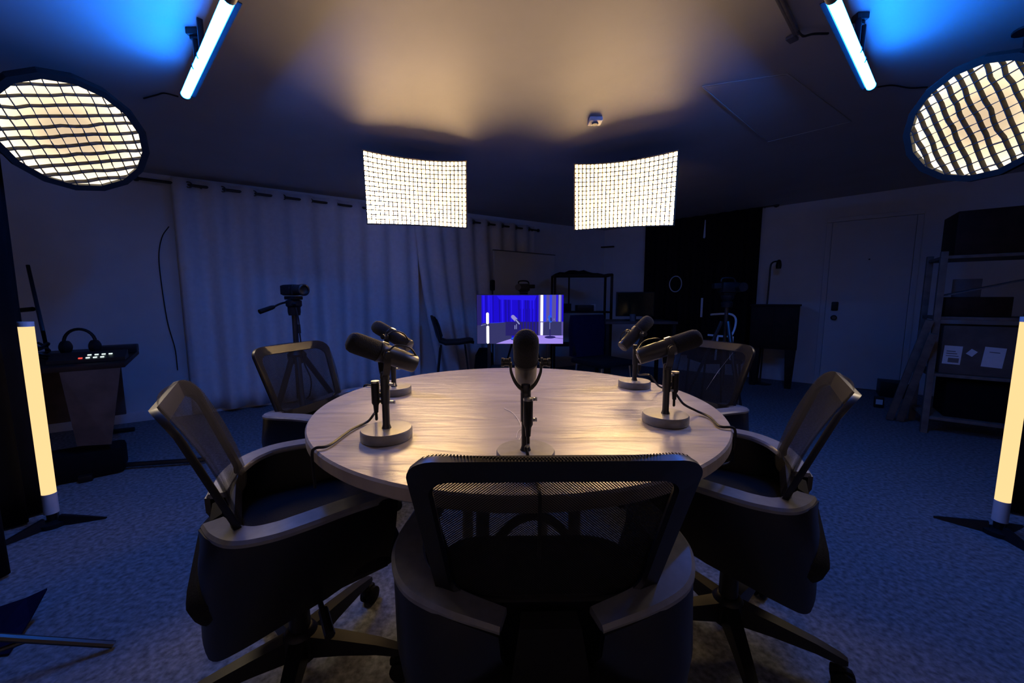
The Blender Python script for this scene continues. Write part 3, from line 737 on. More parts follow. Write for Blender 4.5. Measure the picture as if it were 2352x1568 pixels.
# ceiling fittings
p = onceil(1367, 273, 0); g = thing('smoke_detector', 'small square pale detector on the bare ceiling', 'detector', p)
b = MB(); b.box((0, 0, -.014), (.085, .085, .026), None, .008); b.build('housing', M_WHITEP, g)
b = MB(); b.lathe([(.022, 0), (.02, .008), (0, .008)], 18, Matrix.Translation((0, 0, -.028)) @ Matrix.Rotation(PI, 4, 'X')); b.build('sensor', M_GREYM, g)
g = thing('ceiling_track', 'thin grey metal track running along the ceiling with a loose cable end', 'track', (0, 0, 0))
b = MB()
for x0, x1 in ((1783, 1826), (1793, 1834)):
    a, c = onceil(x0, -10, .012), onceil(x1, 76, .012); b.box((a + c) / 2, ((c - a).length, .012, .02), rotm(c - a, CN), .002)
b.build('rail', M_GREYM, g)
a = onceil(1822, 82, .012); b = MB(); b.box(a + V((.01, .02, 0)), (.05, .035, .014), rotm(D1, CN), .003); b.build('end_plate', M_GREYM, g)
b = MB(); b.tube(spline([onceil(1832, 72, .02), onceil(1845, 83, .045), onceil(1868, 78, .03), onceil(1902, 77, .012)], 6), .005, 6); b.build('cable', M_BLACK, g)
b = MB(); b.tube(spline([onceil(330, 226, .008), onceil(360, 218, .008), onceil(378, 214, .008), onceil(410, 222, .01)], 5), .004, 6)
tag(b.build('ceiling_cable', M_BLACK), 'short dark cable clipped to the ceiling at the end of the desk side tube', 'cable')
b = MB(); b.tube(spline([onceil(2015, 200, .008), onceil(2050, 196, .008), onceil(2090, 202, .008), onceil(2130, 200, .008)], 5), .004, 6)
tag(b.build('ceiling_cable', M_BLACK), 'short dark cable clipped to the ceiling at the end of the shelf side tube', 'cable')

# ================================================================== TELEVISION
TVY = 2.75
tl = ony(1094, 676, TVY); br_ = ony(1294, 790, TVY)
tw, th = br_.x - tl.x, tl.z - br_.z; tc_ = (tl + br_) / 2
tv = thing('television', 'television on a stand showing a blue-lit studio with microphones', 'television', (tc_.x, TVY, 0))
b = MB(); b.box((0, .028, tc_.z), (tw, .045, th), None, .006); b.build('casing', M_BLACK, tv)
SM = []
def sc(col, st=1.0): SM.append(emit('screen_colour', col, st)); return len(SM) - 1
b = MB()
def uv(x, y): return (-tw / 2 + .004 + (tw - .008) * (x - 915) / 935, tc_.z + th / 2 - .004 - (th - .008) * (y - 270) / 530)
lay = [0]
def sp(pts, mi):
    lay[0] += 1
    b.poly([V((uv(x, y)[0], .004 - .00006 * lay[0], uv(x, y)[1])) for x, y in pts], mi)
def sr(x0, y0, x1, y1, mi): sp([(x0, y0), (x1, y0), (x1, y1), (x0, y1)], mi)
k_dark = sc((.02, .015, .13)); k_b1 = sc((.012, .004, .62)); k_b2 = sc((.02, .01, .85)); k_b3 = sc((.01, .004, .38)); k_pur = sc((.10, .08, .33)); k_pb = sc((.03, .05, .85)); k_wht = sc((1, .95, 1), 1.5)
k_tab = sc((.36, .26, .86)); k_mon = sc((.035, .035, .13)); k_mic = sc((.30, .26, .62)); k_mb = sc((.02, .10, .75)); k_lt = sc((.28, .3, .6))
sr(915, 270, 1850, 800, k_dark)
sr(965, 275, 1582, 800, k_b1)
rnd = random.Random(2); x = 975
while x < 1560:
    w = rnd.uniform(8, 26); sp([(x, 276), (x + w, 276), (x + w * .8 + 4, 640), (x + w * .2 + 4, 640)], rnd.choice([k_b2, k_b3, k_b2, k_b3, k_b1])); x += w + rnd.uniform(4, 18)
sp([(1130, 278), (1560, 278), (1540, 330), (1160, 320)], k_b2)
sp([(915, 600), (1270, 560), (1300, 800), (915, 800)], k_mon)
sr(1225, 560, 1590, 712, k_dark); sr(970, 575, 1225, 800, k_mon)
x = 1380
while x < 1570: sr(x, 420, x + 8, 700, k_b3); x += 34
sp([(958, 606), (962, 596), (1010, 588), (1010, 592), (968, 600)], k_lt); sp([(1060, 572), (1210, 564), (1210, 567), (1060, 577)], k_pb)
sr(1582, 270, 1850, 712, k_pur)
for x0, x1, q in ((1636, 1664, k_pb), (1668, 1690, k_pur), (1700, 1726, k_pb), (1770, 1790, k_b2), (1800, 1820, k_lt), (1832, 1850, k_b1)): sr(x0, 270, x1, 560, q)
sp([(1632, 712), (1640, 565), (1690, 556), (1830, 560), (1832, 712)], k_mon)
sp([(1118, 800), (1200, 772), (1300, 742), (1420, 722), (1545, 709), (1850, 710), (1850, 800)], k_tab)
def rr_(x0, y0, x1, y1, q):
    r = (x1 - x0) / 2; pts = [(x0 + r + r * math.cos(a), y0 + r - r * math.sin(a)) for a in [PI * k / 8 for k in range(9)]]
    pts += [(x0 + r + r * math.cos(a), y1 - r - r * math.sin(a)) for a in [PI + PI * k / 8 for k in range(9)]]; sp(pts, q)
rr_(1015, 460, 1044, 588, k_wht); rr_(1017, 602, 1046, 804 - 4, k_wht); sr(1602, 272, 1630, 556, k_wht); sr(1604, 566, 1629, 706, k_wht)
def caps(x0, y0, x1, y1, r, q):
    a = math.atan2(y1 - y0, x1 - x0)
    sp([(x0 + r * math.cos(a + PI / 2 + PI * k / 8), y0 + r * math.sin(a + PI / 2 + PI * k / 8)) for k in range(9)] + [(x1 + r * math.cos(a - PI / 2 + PI * k / 8), y1 + r * math.sin(a - PI / 2 + PI * k / 8)) for k in range(9)], q)
def ell(cx, cy, rx, ry, q): sp([(cx + rx * math.cos(2 * PI * k / 20), cy + ry * math.sin(2 * PI * k / 20)) for k in range(20)], q)
caps(1304, 506, 1334, 536, 20, k_mic); caps(1345, 548, 1384, 578, 16, k_dark); caps(1340, 544, 1372, 582, 7, k_lt)
sr(1322, 590, 1336, 722, k_dark); sr(1322, 598, 1330, 640, k_lt); sr(1340, 584, 1346, 640, k_lt); ell(1322, 747, 42, 16, k_dark); ell(1322, 742, 40, 13, k_mb)
caps(1703, 506, 1712, 550, 18, k_mb); caps(1716, 520, 1718, 550, 7, k_dark); sr(1680, 528, 1686, 536, k_lt); sr(1745, 528, 1752, 536, k_lt); sr(1702, 568, 1712, 716, k_dark); sr(1702, 568, 1707, 640, k_lt); ell(1708, 728, 60, 15, k_dark)
sp([(1760, 732), (1850, 742), (1850, 746), (1760, 737)], k_dark)
b.build('screen', SM, tv, smooth=False, fix=False)
for s in (-.33, .3): b = MB(); b.box((s, .04, (tc_.z - th / 2) / 2 + .02), (.035, .03, tc_.z - th / 2), None, .004); b.build('stand_post', M_BLACKM, tv)
b = MB()
for s in (-.33, .3): b.box((s, .04, .02), (.05, .44, .04), None, .006)
b.box((0, .04, .35), (.62, .3, .02), None, .004); b.build('stand_base', M_BLACKM, tv)

# ================================================================== BACK OF THE ROOM
def box_thing(name, label, cat, c, size, rz, m, bev=.004, group=None):
    b = MB(); b.box((0, 0, size[2] / 2), size, None, bev); o = b.build(name, m); o.location = c; o.rotation_euler.z = rz; return tag(o, label, cat, group)
# shell side chair by the curtain
p = onz(1040, 792, .50); Yc = 3.15
p = ony(1040, 790, Yc)
sc_ = thing('side_chair', 'dark shell chair with thin legs before the white curtain', 'chair', (p.x, Yc, 0), R(8))
sz = p.z
b = MB(); secs = []
for x, z, w in ((.24, sz + .0, .17), (.20, sz + .012, .20), (.08, sz - .005, .215), (-.08, sz - .01, .215), (-.15, sz + .02, .21), (-.19, sz + .1, .205), (-.22, sz + .22, .19), (-.245, sz + .30, .15), (-.25, sz + .335, .09)):
    row = []
    for k in range(11):
        u = -1 + .2 * k; row.append(V((x + (.05 * u * u if z > sz + .05 else 0), u * w, z + (.03 * u * u if z < sz + .05 else -.02 * u * u))))
    secs.append(row)
b.sweep(None, secs, closed_sec=False); o = b.build('seat_shell', M_BLACK, sc_, angle=180); md = o.modifiers.new('t', 'SOLIDIFY'); md.thickness = .02
for sx, sy in ((1, 1), (1, -1), (-1, 1), (-1, -1)):
    b = MB(); b.tube([(.14 * sx, .13 * sy, sz - .02), (.20 * sx, .2 * sy, .005)], [.011, .008], 8); b.build('leg', M_BLACKM, sc_)
# black bag beside the chair
p = ony(1105, 835, 3.1); b = MB()
b.sweep(None, [[V((x * k, y * k, z)) for x, y in rrect(.24, .2, .06, 4)] for k, z in ((.9, 0), (1.05, .02), (1.0, .22), (.85, .42), (.5, .5))]); o = b.build('bag', M_FAB); o.location = (p.x + .02, 3.3, 0); tag(o, 'dark soft bag standing on the floor between shell chair and television', 'bag')
# small speaker with handle against the curtain
t, z = lw(1130, 655, .25); 
# video camera behind the television
def video_camera(px, py, Y, label, mirror=1, wide=.26, zoff=0, tripod_label=None):
    p = ony(px, py, Y)
    g = thing('video_camera', label, 'camera', (p.x, p.y, p.z), 0, None)
    b = MB(); b.box((0, 0, 0), (wide * .55, .10, .085), None, .012); b.box((mirror * wide * .32, 0, .012), (wide * .4, .05, .045), None, .006); b.box((0, 0, -.05), (wide * .4, .07, .02), None, .004)
    b.build('body', M_BLACK, g)
    b = MB(); b.tube([(-mirror * wide * .27, -.05, 0), (-mirror * wide * .27, -.11, 0)], .036, 16); b.build('lens', M_BLACKM, g)
    b = MB(); b.tube(spline([(-wide * .25, 0, .045), (-wide * .2, 0, .075), (wide * .15, 0, .075), (wide * .25, 0, .045)], 4), .008, 8); b.build('handle', M_BLACK, g)
    t = thing('tripod', tripod_label, 'tripod', (p.x, p.y, 0))
    zt_ = p.z - .064
    b = MB(); b.lathe([(.04, zt_ - .10), (.045, zt_ - .06), (.03, zt_ - .05), (.05, zt_ - .02), (.05, zt_), (0, zt_)], 16); b.build('head', M_BLACK, t)
    b = MB(); b.tube([(0, 0, .35), (0, 0, zt_ - .09)], .015, 10); b.build('column', M_BLACKM, t)
    for k in range(3):
        a = 2 * PI * k / 3 + .5; e = V((math.cos(a), math.sin(a), 0)); b = MB(); b.tube([e * .03 + Z3 * (zt_ - .22), e * .34 + Z3 * .01], [.016, .010], 8); b.build('leg', M_BLACKM, t)
    return g
video_camera(1203, 660, 3.4, 'dark video camera peeking over the top of the television', 1, .26, tripod_label='dark camera tripod mostly hidden behind the television')
video_camera(1672, 660, 1.95, 'dark video camera with open flip screen before the black curtain', -1, .24, tripod_label='dark camera tripod between the scratched chair and the black curtain')
# speaker on pole by curtain edge
t, z = lw(1131, 655, .36); q = LW(t, .36)
g = thing('speaker_stand', 'slim dark speaker on a pole beside the whiteboard edge', 'speaker', (q.x, q.y, 0), math.atan2(D1.y, D1.x))
b = MB(); b.box((0, 0, z), (.055, .06, .14), None, .02); b.build('speaker', M_BLACK, g)
b = MB(); b.tube([(0, 0, .02), (0, 0, z - .06)], .01, 8); b.build('pole', M_BLACKM, g); b = MB(); b.lathe([(.08, 0), (.08, .015), (0, .02)], 20); b.build('base', M_BLACKM, g)

# dark open rack at the corner
Yr = 3.75
xl, xr = ony(1272, 650, Yr).x, ony(1408, 650, Yr).x; ztop = ony(1340, 630, Yr).z
rk = thing('storage_rack', 'dark open storage rack with fabric heaped on top, near the room corner', 'shelf', ((xl + xr) / 2, Yr, 0))
w = xr - xl
for sx in (-1, 1):
    for yy in (0, .35): b = MB(); b.box((sx * (w / 2 - .015), yy, ztop / 2), (.03, .03, ztop), None, .003); b.build('post', M_WOODD, rk)
for zz in (ztop, ztop - .48, ztop - .92): 
    b = MB(); b.box((0, .175, zz - .01), (w, .38, .02), None, .003); b.build('shelf_board', M_WOODD, rk)
b = MB(); b.box((-w / 2 + .2, .01, ztop - .24), (.02, .02, .46), None, .002); b.build('divider', M_WOODD, rk)
b = MB(); secs = []
for k in range(13):
    x = -w / 2 + w * k / 12 * .98 + .02; hgt = .012 + .045 * math.sin(PI * min(1, k / 9)) + .01 * math.sin(k * 2.3)
    secs.append([V((x, .0, ztop + .001)), V((x, .36, ztop + .001)), V((x, .3, ztop + hgt)), V((x, .06, ztop + hgt))])
b.sweep(None, secs); o = b.build('folded_fabric', M_FAB); o.location = rk.location; tag(o, 'heap of dark folded fabric on top of the corner rack', 'fabric')
for dx, s, lab in ((-.22, (.16, .18, .10), 'dark box on the middle rack board, nearer the television'), (.05, (.22, .2, .08), 'low dark case on the middle rack board'), (.17, (.06, .06, .09), 'small pale jar on the middle rack board')):
    box_thing('rack_item' if False else ('jar' if 'jar' in lab else 'storage_box'), lab, 'jar' if 'jar' in lab else 'box', rk.location + V((dx, .17, ztop - .477)), s, 0, M_WALL if 'jar' in lab else M_BLACK)
# wall strip light off, near corner
t, z = rw(1312, 572, .06); t2, z2 = rw(1410, 566, .06)
b = MB(); a, c = RW(t, .06, z), RW(t2, .06, z2); b.box((a + c) / 2, ((c - a).length, .05, .02), rotm(c - a, Z3), .004); b.box((a + c) / 2 - N2 * .04 , ((c - a).length * .3, .04, .04), rotm(c - a, Z3), .004)
tag(b.build('wall_shelf', M_WOODD), 'narrow dark wall shelf just below the lit softbox', 'shelf')
# desk with monitor
Yd = 3.1
a, c = ony(1400, 738, Yd), ony(1545, 745, Yd)
dk = thing('computer_desk', 'dark desk carrying the powered-off monitor in front of the black curtain', 'desk', ((a.x + c.x) / 2, Yd + .25, 0))
zd = a.z; w = c.x - a.x + .1
b = MB(); b.box((0, 0, zd - .015), (w, .55, .03), None, .004); b.build('desk_top', M_BROWN, dk)
for sx in (-1, 1):
    for sy in (-1, 1): b = MB(); b.box((sx * (w / 2 - .03), sy * .24, (zd - .03) / 2), (.04, .04, zd - .03), None, .003); b.build('leg', M_WOODD, dk)
a, c = ony(1417, 668, Yd + .2), ony(1502, 737, Yd + .2)
mo = thing('computer_monitor', 'powered-off black monitor standing on the dark desk', 'monitor', ((a.x + c.x) / 2, Yd + .22, zd))
b = MB(); mh = a.z - zd - .06; b.box((0, 0, .05 + mh / 2), (c.x - a.x, .03, mh), None, .005); b.build('casing', M_BLACK, mo)
b = MB(); b.box((0, -.0155, .05 + mh / 2), (c.x - a.x - .02, .002, mh - .02), None, 0); b.build('screen', M_SCREENOFF, mo, smooth=False)
b = MB(); b.box((0, .03, .05), (.05, .03, .1), None, .004); b.box((0, .02, .006), (.2, .15, .012), None, .004); b.build('foot', M_BLACK, mo)
p = ony(1453, 730, Yd + .08); b = MB(); b.lathe([(0, 0), (.03, 0), (.034, .08), (.031, .08), (.028, .006), (0, .006)], 20); o = b.build('cup', M_GREYM); o.location = (p.x, p.y, zd); tag(o, 'small grey cup standing before the powered-off monitor', 'cup')
# jacket chair and cartons in the dark
def plain_chair(x, y, rz, label, m, sz=.46, bt=.86, legm=None):
    g = thing('side_chair', label, 'chair', (x, y, 0), rz)
    b = MB(); b.box((0, 0, sz), (.42, .43, .05), None, .02); b.build('seat', m, g)
    b = MB(); b.sweep(None, [[V((-.20 - .04 * f, u * .2 * (1 - .15 * f), sz + .05 + (bt - sz - .05) * f - .05 * u * u * f)) for u in [-1 + .25 * k for k in range(9)]] for f in [k / 6 for k in range(7)]], closed_sec=False); o = b.build('backrest', m, g, angle=180); md = o.modifiers.new('t', 'SOLIDIFY'); md.thickness = .03
    for sx, sy in ((1, 1), (1, -1), (-1, 1), (-1, -1)): b = MB(); b.tube([(.17 * sx, .17 * sy, sz - .02), (.21 * sx, .20 * sy, .005)], .01, 8); b.build('leg', legm or M_STEEL, g)
    return g
p = ony(1385, 790, 2.3); plain_chair(p.x, 2.3, R(-60), 'dark chair with thin metal legs under a navy jacket near the desk', M_FAB, sz=.5, bt=.9)
b = MB(); secs = []
q0 = V((p.x, 2.3, 0))
for f in [k / 6 for k in range(7)]:
    secs.append([V((x * (1 + .1 * f) , y * (1 + .06 * math.sin(f * 5)), .93 - .40 * f)) for x, y in rrect(.08 + .03 * f, .40, .03, 4)])
b.sweep(None, secs); o = b.build('jacket', M_NAVY); o.matrix_world = Matrix.Translation(q0) @ Matrix.Rotation(R(-60), 4, 'Z') @ Matrix.Translation((-.225, 0, 0)); tag(o, 'navy jacket draped over the chair back near the desk', 'jacket')
p = onz(1318, 838, .0); box_thing('carton', 'dark closed carton on the floor below the storage rack', 'box', V((.55, 2.15, 0)), (.36, .3, .30), .1, M_CARD)
box_thing('carton', 'low dark carton on the floor below the storage rack, beside the jacket chair', 'box', V((1.0, 2.9, 0)), (.36, .3, .24), -.2, M_CARD)

# white framed chair seen behind the scratched chair
p = ony(1680, 775, 2.15)
g = thing('frame_chair', 'chair with a bent pale tube back rising behind the scratched office chair', 'chair', (p.x, 2.25, 0), 0)
zt_ = ony(1680, 722, 2.15).z; zs_ = .50
b = MB(); hw = .085
b.tube(spline([(-hw - .06, 0, zt_ - .005), (-hw, 0, zt_), (hw * .4, 0, zt_), (hw, 0, zt_ - .04), (hw, 0, zt_ - .12), (hw - .03, 0, p.z + .01), (0, 0, p.z), (-.16, 0, p.z + .015)], 6), .009, 8); b.build('backrest', M_WALL, g)
b = MB(); b.box((0, .18, zs_), (.36, .36, .04), None, .015); b.build('seat', M_FAB, g)
for sx in (-1, 1):
    for yy in (.02, .34): b = MB(); b.tube([(sx * .16, yy, zs_), (sx * .19, yy, .005)], .01, 8); b.build('leg', M_BLACKM, g)
b = MB()
for sx in (-.07, .07): b.tube([(sx, 0.0, p.z), (sx, .02, zs_)], .009, 8)
b.build('back_post', M_WALL, g)

# floor lamp with hooked head
fb = onz(1745, 880, 0); Yl = fb.y
zt_ = ony(1790, 600, Yl).z; xh = ony(1789, 603, Yl).x - fb.x
g = thing('floor_lamp', 'thin black floor lamp with hooked head beside the dark wood cabinet', 'floor lamp', (fb.x, fb.y, 0))
xt = ony(1768, 640, Yl).x - fb.x
b = MB(); b.lathe([(.13, 0), (.13, .015), (.02, .03), (0, .03)], 24); b.build('base', M_BLACKM, g)
b = MB(); b.tube(spline([(0, 0, .02), (xt * .5, 0, .8), (xt * .9, 0, zt_ - .25), (xt, 0, zt_ - .06), (xt + .03, 0, zt_ - .01), (xt + .08, 0, zt_), (xh, 0, zt_)], 8), .010, 10); b.build('pole', M_BLACKM, g)
b = MB(); b.lathe([(.012, .02), (.025, 0), (.032, -.05), (.028, -.09), (0, -.09)], 16, Matrix.Translation((xh, 0, zt_))); b.build('lamp_shade', M_BLACK, g)
# dark wood cabinet on legs
f1 = onz(1808, 884, 0); 
a = math.atan2(D2.y, D2.x)
tcl, _ = rw(1722, 800, .45); tcr, _ = rw(1830, 800, .45); ztc = rw(1775, 702, .45)[1]; zbc = rw(1790, 800, .45)[1]
cb = thing('wood_cabinet', 'dark wooden cabinet on tapered legs against the wall beside the door', 'cabinet', RW((tcl + tcr) / 2, .37), a)
w = tcr - tcl
b = MB(); b.box((0, 0, (ztc + zbc) / 2), (w, .42, ztc - zbc), None, .006); b.build('body', M_WOODD, cb)
b = MB(); b.box((0, 0, ztc + .008), (w + .03, .45, .02), None, .004); b.build('top_board', M_WOODD, cb)
for sx in (-1, 1):
    for sy in (-1, 1):
        b = MB(); b.box((sx * (w / 2 - .06), sy * .17, zbc / 2), (.11, .07, zbc), None, .004, taper=.6); b.build('leg', M_WOODD, cb)
b = MB()
for sx in (-.25, .25): b.box((sx * w, -.215, (ztc + zbc) / 2), (w * .46, .012, (ztc - zbc) * .9), None, .003)
b.build('door', M_WOODD, cb)

# storage shelf on the right
A1 = onz(2120, 992, 0); 
pz = A1.copy(); ux = V((.86, -.5, 0)).normalized(); ux = D2.copy(); uy = -N2
sh = thing('storage_shelf', 'tall wooden storage shelf against the wall near the door', 'shelf', pz, math.atan2(ux.y, ux.x))
def inplane(x, y):
    n_ = N2; q = onpl(x, y, pz, n_); return (q - pz).dot(ux), q.z
sh_top = inplane(2165, 590)[1]; w = 1.15; dp = .42
zsh = [inplane(2160, 588)[1], inplane(2170, 727)[1], inplane(2150, 857)[1], .14]
for sx in (0, w):
    for yy in (0, dp): b = MB(); b.box((sx, yy, sh_top / 2 + .02), (.04, .04, sh_top + .04), None, .003); b.build('post', M_RAIL, sh)
for zz in zsh: b = MB(); b.box((w / 2, dp / 2, zz - .012), (w + .02, dp + .02, .024), None, .003); b.build('shelf_board', M_RAIL, sh)
Msh = Matrix.Translation(pz) @ Matrix.Rotation(math.atan2(ux.y, ux.x), 4, 'Z')
def on_shelf(name, label, cat, x, y, z, size, m, rz=0, bev=.004):
    return box_thing(name, label, cat, Msh @ V((x, y, z + .003)), size, math.atan2(ux.y, ux.x) + rz, m, bev)
u0, zz1 = inplane(2205, 485)
on_shelf('large_carton', 'big dark brown carton on top of the storage shelf', 'box', u0 + .36, dp / 2, zsh[0], (.72, .38, zz1 - zsh[0]), M_WOODD)
# carton with papers
u1, zc1 = inplane(2150, 748); bx = thing('labelled_carton', 'grey brown carton bearing three white paper labels on the middle shelf', 'box', Msh @ V((.02 + .49, dp / 2, zsh[2] + .003)), math.atan2(ux.y, ux.x))
hh = zc1 - zsh[2]
b = MB(); b.box((0, 0, hh / 2), (.92, .36, hh), None, .004); b.build('carton_body', M_CARD, bx)
def paper(px, py, wpx, hpx, rot, marks):
    fr = Msh @ V((0, dp / 2 - .18, 0)); q = onpl(px, py, fr, N2); l = bx.matrix_basis.inverted() @ q if False else None
    loc = (Matrix.Translation(bx.location) @ Matrix.Rotation(bx.rotation_euler.z, 4, 'Z')).inverted() @ q
    qa = onpl(px + wpx / 2, py, fr, N2); qb = onpl(px - wpx / 2, py, fr, N2); qc = onpl(px, py + hpx / 2, fr, N2); qd = onpl(px, py - hpx / 2, fr, N2)
    ww, hw_ = (qa - qb).length, (qc - qd).length
    b = MB(); rm = Matrix.Rotation(R(rot), 3, 'Y'); b.box((loc.x, -.1815, loc.z), (ww, .002, hw_), rm, 0); o = b.build('paper_label', M_PAPER, bx, smooth=False)
    b = MB()
    for (u, v, a_, c_) in marks: b.box(V((loc.x, -.1829, loc.z)) + rm @ V((u * ww, 0, v * hw_)), (a_ * ww, .0008, c_ * hw_), rm, 0)
    if marks: b.build('print', M_GREYM, o, smooth=False)
paper(2187, 815, 42, 42, 2, [(-.1, .2, .5, .05), (-.05, .08, .6, .05), (0, -.05, .7, .04), (.1, -.28, .6, .25)])
paper(2232, 810, 18, 14, 35, [])
paper(2282, 821, 50, 46, 4, [(0, .25, .5, .04)])
on_shelf('wood_crate', 'reddish brown box on the second shelf under a leaning sheet', 'box', .22, .2, zsh[1], (.34, .26, .15), M_WOODD)
q = Msh @ V((.25, .12, zsh[1] + .17)); b = MB(); b.box((0, 0, 0), (.42, .22, .008), Matrix.Rotation(R(-16), 3, 'Y'), .002); o = b.build('board_sheet', M_GREYM); o.location = q + Z3 * .055; o.rotation_euler.z = math.atan2(ux.y, ux.x); tag(o, 'pale grey sheet lying aslant over the brown box on the second shelf', 'sheet')
on_shelf('bundle', 'dark bundle at the far end of the second shelf', 'bundle', .72, .2, zsh[1], (.26, .26, .16), M_FAB, .2, .04)
on_shelf('paper_stack', 'pale papers standing at the back of the second shelf', 'papers', .22, .38, zsh[1], (.16, .02, .30), M_GREYM)
on_shelf('void_block', 'black block put in for the dark void at the bottom of the storage shelf', 'block', .60, .22, .14, (.98, .32, zsh[2] - .14 - .06), M_VELVET)  # black block added where the bottom shelf is only a dark void
# planks leaning on the shelf
for (x0, y0, x1, y1, lab) in ((2042, 965, 2135, 738, 'long bare plank leaning against the storage shelf, nearer the door'), (2066, 968, 2143, 770, 'long bare plank leaning against the storage shelf, nearer its post')):
    a = onz(x0, y0, 0.0); c = onpl(x1, y1, pz + V((0, 0, 0)) - ux * .03, ux)
    c = onpl(x1, y1, pz - uy * (.07 if x0 < 2050 else .14), N2)
    b = MB(); b.box((a + c) / 2 + Z3 * .012, ((c - a).length, .05, .022), rotm(c - a, uy), .003); tag(b.build('plank', M_RAIL), lab, 'plank', 'leaning planks')
p = onz(2062, 935, 0); tq, zq = rw(2052, 877, .3)
box_thing('toolbox', 'dark box on the floor by the wall behind the leaning planks', 'box', RW(tq, .25), (.22, .26, zq), a if False else math.atan2(D2.y, D2.x), M_BLACK)
p = onz(2035, 938, 0); o = box_thing('small_box', 'tiny dark box with a pale label at the foot of the planks', 'box', p + V((-.03, .05, 0)), (.07, .06, .11), math.atan2(D2.y, D2.x), M_BLACK)
b = MB(); b.box((0, -.031, .06), (.05, .002, .05), None, 0); lb = b.build('paper_label', M_PAPER, o, smooth=False)

# ================================================================== CAMCORDER ON TRIPOD
zc_ = 2.35; cp = cam_pt(673, 666, zc_)
cam_ = thing('camcorder', 'black camcorder mounted on the tripod before the white curtain', 'camera', cp, R(-28))
rz = R(-28)
b = MB(); b.box((-.02, .0, .0), (.12, .062, .068), None, .014); b.box((-.075, .01, .004), (.03, .05, .055), None, .008); b.build('body', M_BLACK, cam_)
b = MB(); b.lathe([(.030, 0), (.033, .01), (.033, .05), (.036, .055), (.036, .07), (.028, .072), (.024, .062), (0, .058)], 24, Matrix.Translation((.04, 0, 0)) @ rotm(Z3, V((1, 0, 0))).to_4x4()); b.build('lens', M_BLACKM, cam_)
b = MB(); b.box((-.02, -.036, 0), (.09, .012, .055), None, .004); b.build('flip_screen', M_BLACK, cam_)
tp = thing('tripod', 'black camera tripod with pan handle standing behind the office chair by the white curtain', 'tripod', (cp.x, cp.y, 0))
zh = cp.z - .036
b = MB(); b.box((0, 0, zh - .012), (.10, .06, .022), Matrix.Rotation(rz, 3, 'Z'), .005); b.lathe([(.032, zh - .12), (.036, zh - .10), (.036, zh - .07), (.045, zh - .06), (.045, zh - .03), (.03, zh - .022), (0, zh - .022)], 20)
b.tube([(.0, -.03, zh - .05), (.05, -.05, zh - .05)], .010, 10); hd = b.build('fluid_head', M_BLACK, tp)
e = cam_pt(596, 716, 2.2) - V((cp.x, cp.y, 0)); s0 = V((-.03, 0, zh - .035))
b = MB(); b.tube(spline([s0, s0.lerp(e, .3) + Z3 * .005, s0.lerp(e, .55)], 4), .006, 8); b.tube([s0.lerp(e, .52), s0.lerp(e, .6), e], [.010, .013, .014], 10); b.build('pan_handle', M_RUB, hd)
b = MB(); b.tube([(0, 0, .45), (0, 0, zh - .1)], .016, 12); b.build('column', M_BLACKM, tp)
zap = cam_pt(676, 815, zc_).z
b = MB(); b.lathe([(.028, zap - .06), (.05, zap - .05), (.055, zap), (.03, zap + .03), (.02, zap + .05), (0, zap + .05)], 18); b.build('spider', M_BLACK, tp)
feet = [onz(586, 1128, 0), V((cp.x + .22, cp.y - .33, 0)), V((cp.x + .25, cp.y + .42, 0))]
for f in feet:
    d = V((f.x - cp.x, f.y - cp.y, 0)); du = d.normalized()
    b = MB(); b.tube([du * .04 + Z3 * (zap - .02), du * .04 + (d - du * .04) * .5 + Z3 * (zap * .5)], .017, 10); b.tube([du * .04 + (d - du * .04) * .42 + Z3 * (zap * .58), d + Z3 * .05], .012, 10); lg = b.build('leg', M_BLACKM, tp)
    b = MB(); b.tube([d + Z3 * .075, d + Z3 * .045], .018, 10); b.lathe([(0, -.012), (.026, -.012), (.029, 0), (.026, .012), (0, .012)], 18, Matrix.Translation(d + du * .004 + Z3 * .029) @ rotm(du, Z3.cross(du)).to_4x4()); b.build('foot', M_RUB, lg)
b = MB(); c0 = V((cp.x, cp.y, 0))
b.tube(spline([cam_pt(680, 706, zc_ - .06) - c0, cam_pt(686, 735, zc_ - .06) - c0, cam_pt(689, 770, zc_ - .06) - c0, cam_pt(698, 830, zc_ - .06) - c0, cam_pt(714, 870, zc_ - .06) - c0, cam_pt(712, 905, zc_ - .06) - c0, cam_pt(704, 915, zc_ - .03) - c0], 6), .004, 6)
b.tube([cam_pt(686, 745, zc_ - .06) - c0, cam_pt(688, 765, zc_ - .06) - c0], .009, 8); b.build('cable', M_BLACK, tp)

# ================================================================== EQUIPMENT DESK ON THE LEFT
fr = V((-1.98, .66, 0)); ZD = .70
fr = onz(286, 832, ZD); ex = V((.77, .64, 0)).normalized(); ey = V((-.64, .77, 0)).normalized()      # ex along wall, ey to the wall
LD = 1.0; DD = .75
gd = thing('equipment_desk', 'dark equipment desk against the bare wall under the round softbox', 'desk', V((fr.x, fr.y, 0)), math.atan2(ex.y, ex.x))
b = MB(); b.box((-LD / 2, DD / 2, ZD - .015), (LD, DD, .03), None, .004); b.build('desk_top', M_WOODD, gd)
for sx in (-.22, -LD + .08):
    b = MB(); b.box((sx, DD / 2 + .03, (ZD - .03) / 2 + .02), (.06, .09, ZD - .07), None, .005); b.box((sx, DD / 2, .02), (.06, DD * .92, .04), None, .008); b.build('leg', M_BLACK, gd)
b = MB(); b.box((-LD / 2, DD - .02, .48), (LD - .2, .018, .5), None, .003); b.build('modesty_panel', M_BROWN, gd)
b = MB(); b.prism([V((-.02, .0, ZD - .03)), V((-.26, .0, ZD - .03)), V((-.24, .06, .22)), V((-.10, .05, .20))], V((0, .012, 0))); b.build('front_cloth', M_BROWN, gd, smooth=False)
